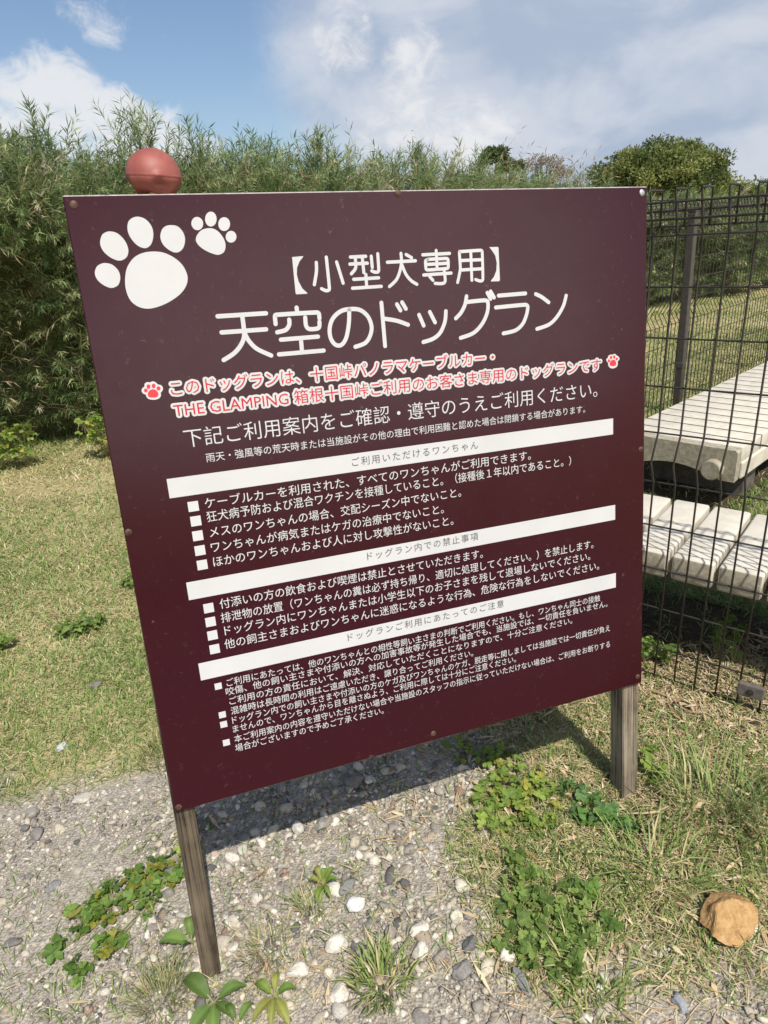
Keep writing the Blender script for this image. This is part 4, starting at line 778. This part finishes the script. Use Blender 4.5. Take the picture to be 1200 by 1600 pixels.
def glyphs(text, offset=0.0, res=2, spacing=1.0):
    c = bpy.data.curves.new('t', 'FONT'); c.body = text; c.offset = offset; c.resolution_u = res; c.space_character = spacing
    o = bpy.data.objects.new('t', c); col.objects.link(o); dg = bpy.context.evaluated_depsgraph_get()
    me = bpy.data.meshes.new_from_object(o.evaluated_get(dg)); V = np.array([v.co[:] for v in me.vertices]); F = [tuple(p.vertices) for p in me.polygons]
    bpy.data.objects.remove(o); bpy.data.curves.remove(c); bpy.data.meshes.remove(me); return V, F
def lettering(text, u0, u1, vc, em, material, h=.0006, offset=0.0, spacing=1.0, res=2, outline=0.0, name='lettering'):
    V, F = glyphs(text, offset, res, spacing); x0, x1 = V[:, 0].min(), V[:, 0].max(); ins = outline
    U = (u0 + ins) / 1 + (V[:, 0] - x0) / (x1 - x0) * (u1 - u0 - 2 * ins); W = vc + (V[:, 1] - .38) * em
    verts, faces, mi = [], [], []
    def add(dx, dy, hh, k):
        o = len(verts); verts.extend(L3(a + dx, b + dy, hh)[:] for a, b in zip(U, W)); faces.extend(tuple(i + o for i in f) for f in F); mi.extend([k] * len(F))
    if outline:
        for j in range(16): a = j * math.pi / 8; add(outline * math.cos(a), outline * math.sin(a), h + .00002 * j, 1)
        for j in range(6): a = j * math.pi / 3; add(outline * .5 * math.cos(a), outline * .5 * math.sin(a), h + .00034 + .00002 * j, 1)
        add(0, 0, h + .0008, 0)
    else: add(0, 0, h, 0)
    me = bpy.data.meshes.new(name); me.from_pydata(verts, [], faces); me.materials.append(material)
    if outline: me.materials.append(M_WHITE)
    me.polygons.foreach_set('material_index', np.array(mi, dtype=np.int32)); me.update(); return link(name, me, panel)

lettering('このドッグランは、十国峠パノラマケーブルカー・', .1215, .8055, .8818, .0300, M_PINK, outline=.0041)
lettering('THE GLAMPING 箱根十国峠ご利用のお客さま専用のドッグランです', .1207, 1.0791, .8415, .0300, M_PINK, outline=.0041)
lettering('下記ご利用案内をご確認・遵守のうえご利用ください。', .1356, 1.0649, .7863, .0390, M_WHITE, offset=-.004, res=4)
lettering('雨天・強風等の荒天時または当施設がその他の理由で利用困難と認めた場合は閉鎖する場合があります。', .1708, 1.0314, .7444, .0194, M_WHITE)
for t, u0, u1, v in (('ケーブルカーを利用された、すべてのワンちゃんがご利用できます。', .1554, .8849, .6558), ('狂犬病予防および混合ワクチンを接種していること。（接種後１年以内であること。）', .1552, .9914, .6283), ('メスのワンちゃんの場合、交配シーズン中でないこと。', .1563, .7059, .5962), ('ワンちゃんが病気またはケガの治療中でないこと。', .1547, .6617, .5650), ('ほかのワンちゃんおよび人に対し攻撃性がないこと。', .1547, .6832, .5348),
                    ('付添いの方の飲食および喫煙は禁止とさせていただきます。', .1550, .7519, .4441), ('排泄物の放置（ワンちゃんの糞は必ず持ち帰り、適切に処理してください。）を禁止します。', .1534, 1.0513, .4137), ('ドッグラン内にワンちゃんまたは小学生以下のお子さまを残して退場しないでください。', .1564, 1.0419, .3849), ('他の飼主さまおよびワンちゃんに迷惑になるような行為、危険な行為をしないでください。', .1523, 1.0676, .3551)):
    lettering(t, u0, u1, v, .0238, M_WHITE, res=3)
for t, u0, u1, v in (('ご利用にあたっては、他のワンちゃんとの相性等飼い主さまの判断でご利用ください。もし、ワンちゃん同士の接触', .1446, 1.0697, .2691), ('咬傷、他の飼い主さまや付添いの方への加害事故等が発生した場合でも、当施設では、一切責任を負いません。', .1405, 1.0917, .2491), ('ご利用の方の責任において、解決、対応していただくことになりますので、十分ご注意ください。', .1446, .9881, .2262), ('混雑時は長時間の利用はご遠慮いただき、譲り合ってご利用ください。', .1450, .7140, .2031),
                    ('ドッグラン内での飼い主さまや付添いの方のケガ及びワンちゃんのケガ、脱走等に関しましては当施設では一切責任が負え', .1445, 1.0993, .1811), ('ませんので、ワンちゃんから目を離さぬよう、ご利用に際しては十分にご注意ください。', .1430, .8273, .1603), ('本ご利用案内の内容を遵守いただけない場合や当施設のスタッフの指示に従っていただけない場合は、ご利用をお断りする', .1430, 1.0992, .1365), ('場合がございますので予めご了承ください。', .1420, .4807, .1144)):
    lettering(t, u0, u1, v, .0196, M_WHITE)
for (u0, u1, v0, v1), t, (a, b, c) in (((.0923, 1.1084, .6757, .7138), 'ご利用いただけるワンちゃん', (.4616, .7534, .6962)), ((.0971, 1.1145, .4646, .5021), 'ドッグラン内での禁止事項', (.4757, .7422, .4875)), ((.0950, 1.1166, .2873, .3257), 'ドッグランご利用にあたってのご注意', (.4141, .8001, .3110))):
    dv = .010 * 0; u0, u1, v0, v1 = (x * 1e4 for x in (u0, u1, v0, v1))
    flat('heading_band', [[(u0, v0), (u1, v0 + 95 * 0), (u1, v1), (u0, v1)]], .0006, M_WHITE, panel)
    lettering(t, a, b, c, .0200, M_GREY, h=.0011, spacing=1.25)
for u, v in ((1334, 6533), (1339, 6236), (1332, 5935), (1331, 5630), (1331, 5328), (1325, 4403), (1320, 4102), (1317, 3806), (1317, 3498)): flat('bullet_square', [[(u - 100, v - 100), (u + 100, v - 100), (u + 100, v + 100), (u - 100, v + 100)]], .0006, M_WHITE, panel)
for u, v in ((1273, 2661), (1265, 1995), (1262, 1768), (1258, 1332)): flat('bullet_square', [[(u - 72, v - 72), (u + 72, v - 72), (u + 72, v + 72), (u - 72, v + 72)]], .0006, M_WHITE, panel)
for i, (u, v) in enumerate(((157, 12030), (6076, 12120), (11847, 12050), (80, 6221), (11883, 6294), (83, 115), (5987, 200), (11854, 224))):
    m = MB(); c = L3(u / 1e4, v / 1e4); up = Vector((0, -1, 0)); m.tube([c, c + up * .0012, c + up * .0026, c + up * .003], [.0068, .0068, .0048, .0020], 16)
    for a in (.5, .5 + math.pi / 2): m.box(c + up * .0031, (.006, .0008, .0014), Matrix.Rotation(a, 3, 'Y'))
    s = m.build('screw', M_ZINC if i == 2 else M_RUST, panel, True, 45)

# ------------------------------------------------------------------ the ball on top
V, F = ico(6); r = np.random.default_rng(5); P = V.copy()
seam = P[:, 2] - .04
below = np.clip(-seam, 0, None); P[:, :2] *= (1 - .34 * below ** 1.3)[:, None]                          # lower half drawn in
dent = np.exp(-((V[:, 0] + .05) ** 2 / .10 + (V[:, 2] + .62) ** 2 / .05)) * (V[:, 1] < 0); P[:, 1] += .26 * dent
dent2 = np.exp(-((V[:, 0] + .80) ** 2 / .02 + (V[:, 2] + .42) ** 2 / .10)) * (V[:, 1] < .3); P *= (1 - .2 * dent2)[:, None]
lump = np.exp(-((V[:, 0] - .52) ** 2 / .022 + (V[:, 2] - .06) ** 2 / .014)) * (V[:, 1] < 0); P *= (1 + .09 * lump)[:, None]
hol = np.exp(-((V[:, 0] - .56) ** 2 / .03 + (V[:, 2] + .24) ** 2 / .006)) * (V[:, 1] < 0); P *= (1 - .12 * hol)[:, None]
P *= (1 - (.028 * np.exp(-((seam + .02) / .018) ** 2)) + .012 * np.exp(-((seam - .03) / .03) ** 2))[:, None] * (1 + .012 * lumps(V, 9, 1.2, 3))[:, None]
bp = SBL + SA * .156 + SB * (SH_ - .021) + SY * .040
M_BALL = noisy('faded_red_rubber', (.23, .060, .045), (.33, .10, .076), 28, .55, .25, .002, detail=7, spec=.45)
P[:, 2] = np.maximum(P[:, 2], -.93)
ball = arrmesh('rubber_ball', P * .0485, F, M_BALL, None, None, True); ball.location = bp + Vector((0, 0, .054)); ball.rotation_euler = (0, R(6), R(-8))
tag(ball, 'dented faded red rubber ball resting on top of the notice board', 'ball')
stone('small yellow chip wedged under the red ball', 0, 0, (.022, .01, .009), (.62, .45, .12), 77, .2, 'yellow_chip', 'chip', None, 2, .1, 1)
bpy.data.objects['yellow_chip'].location = bp + SA * -.006 + SY * -.030 + SB * .022
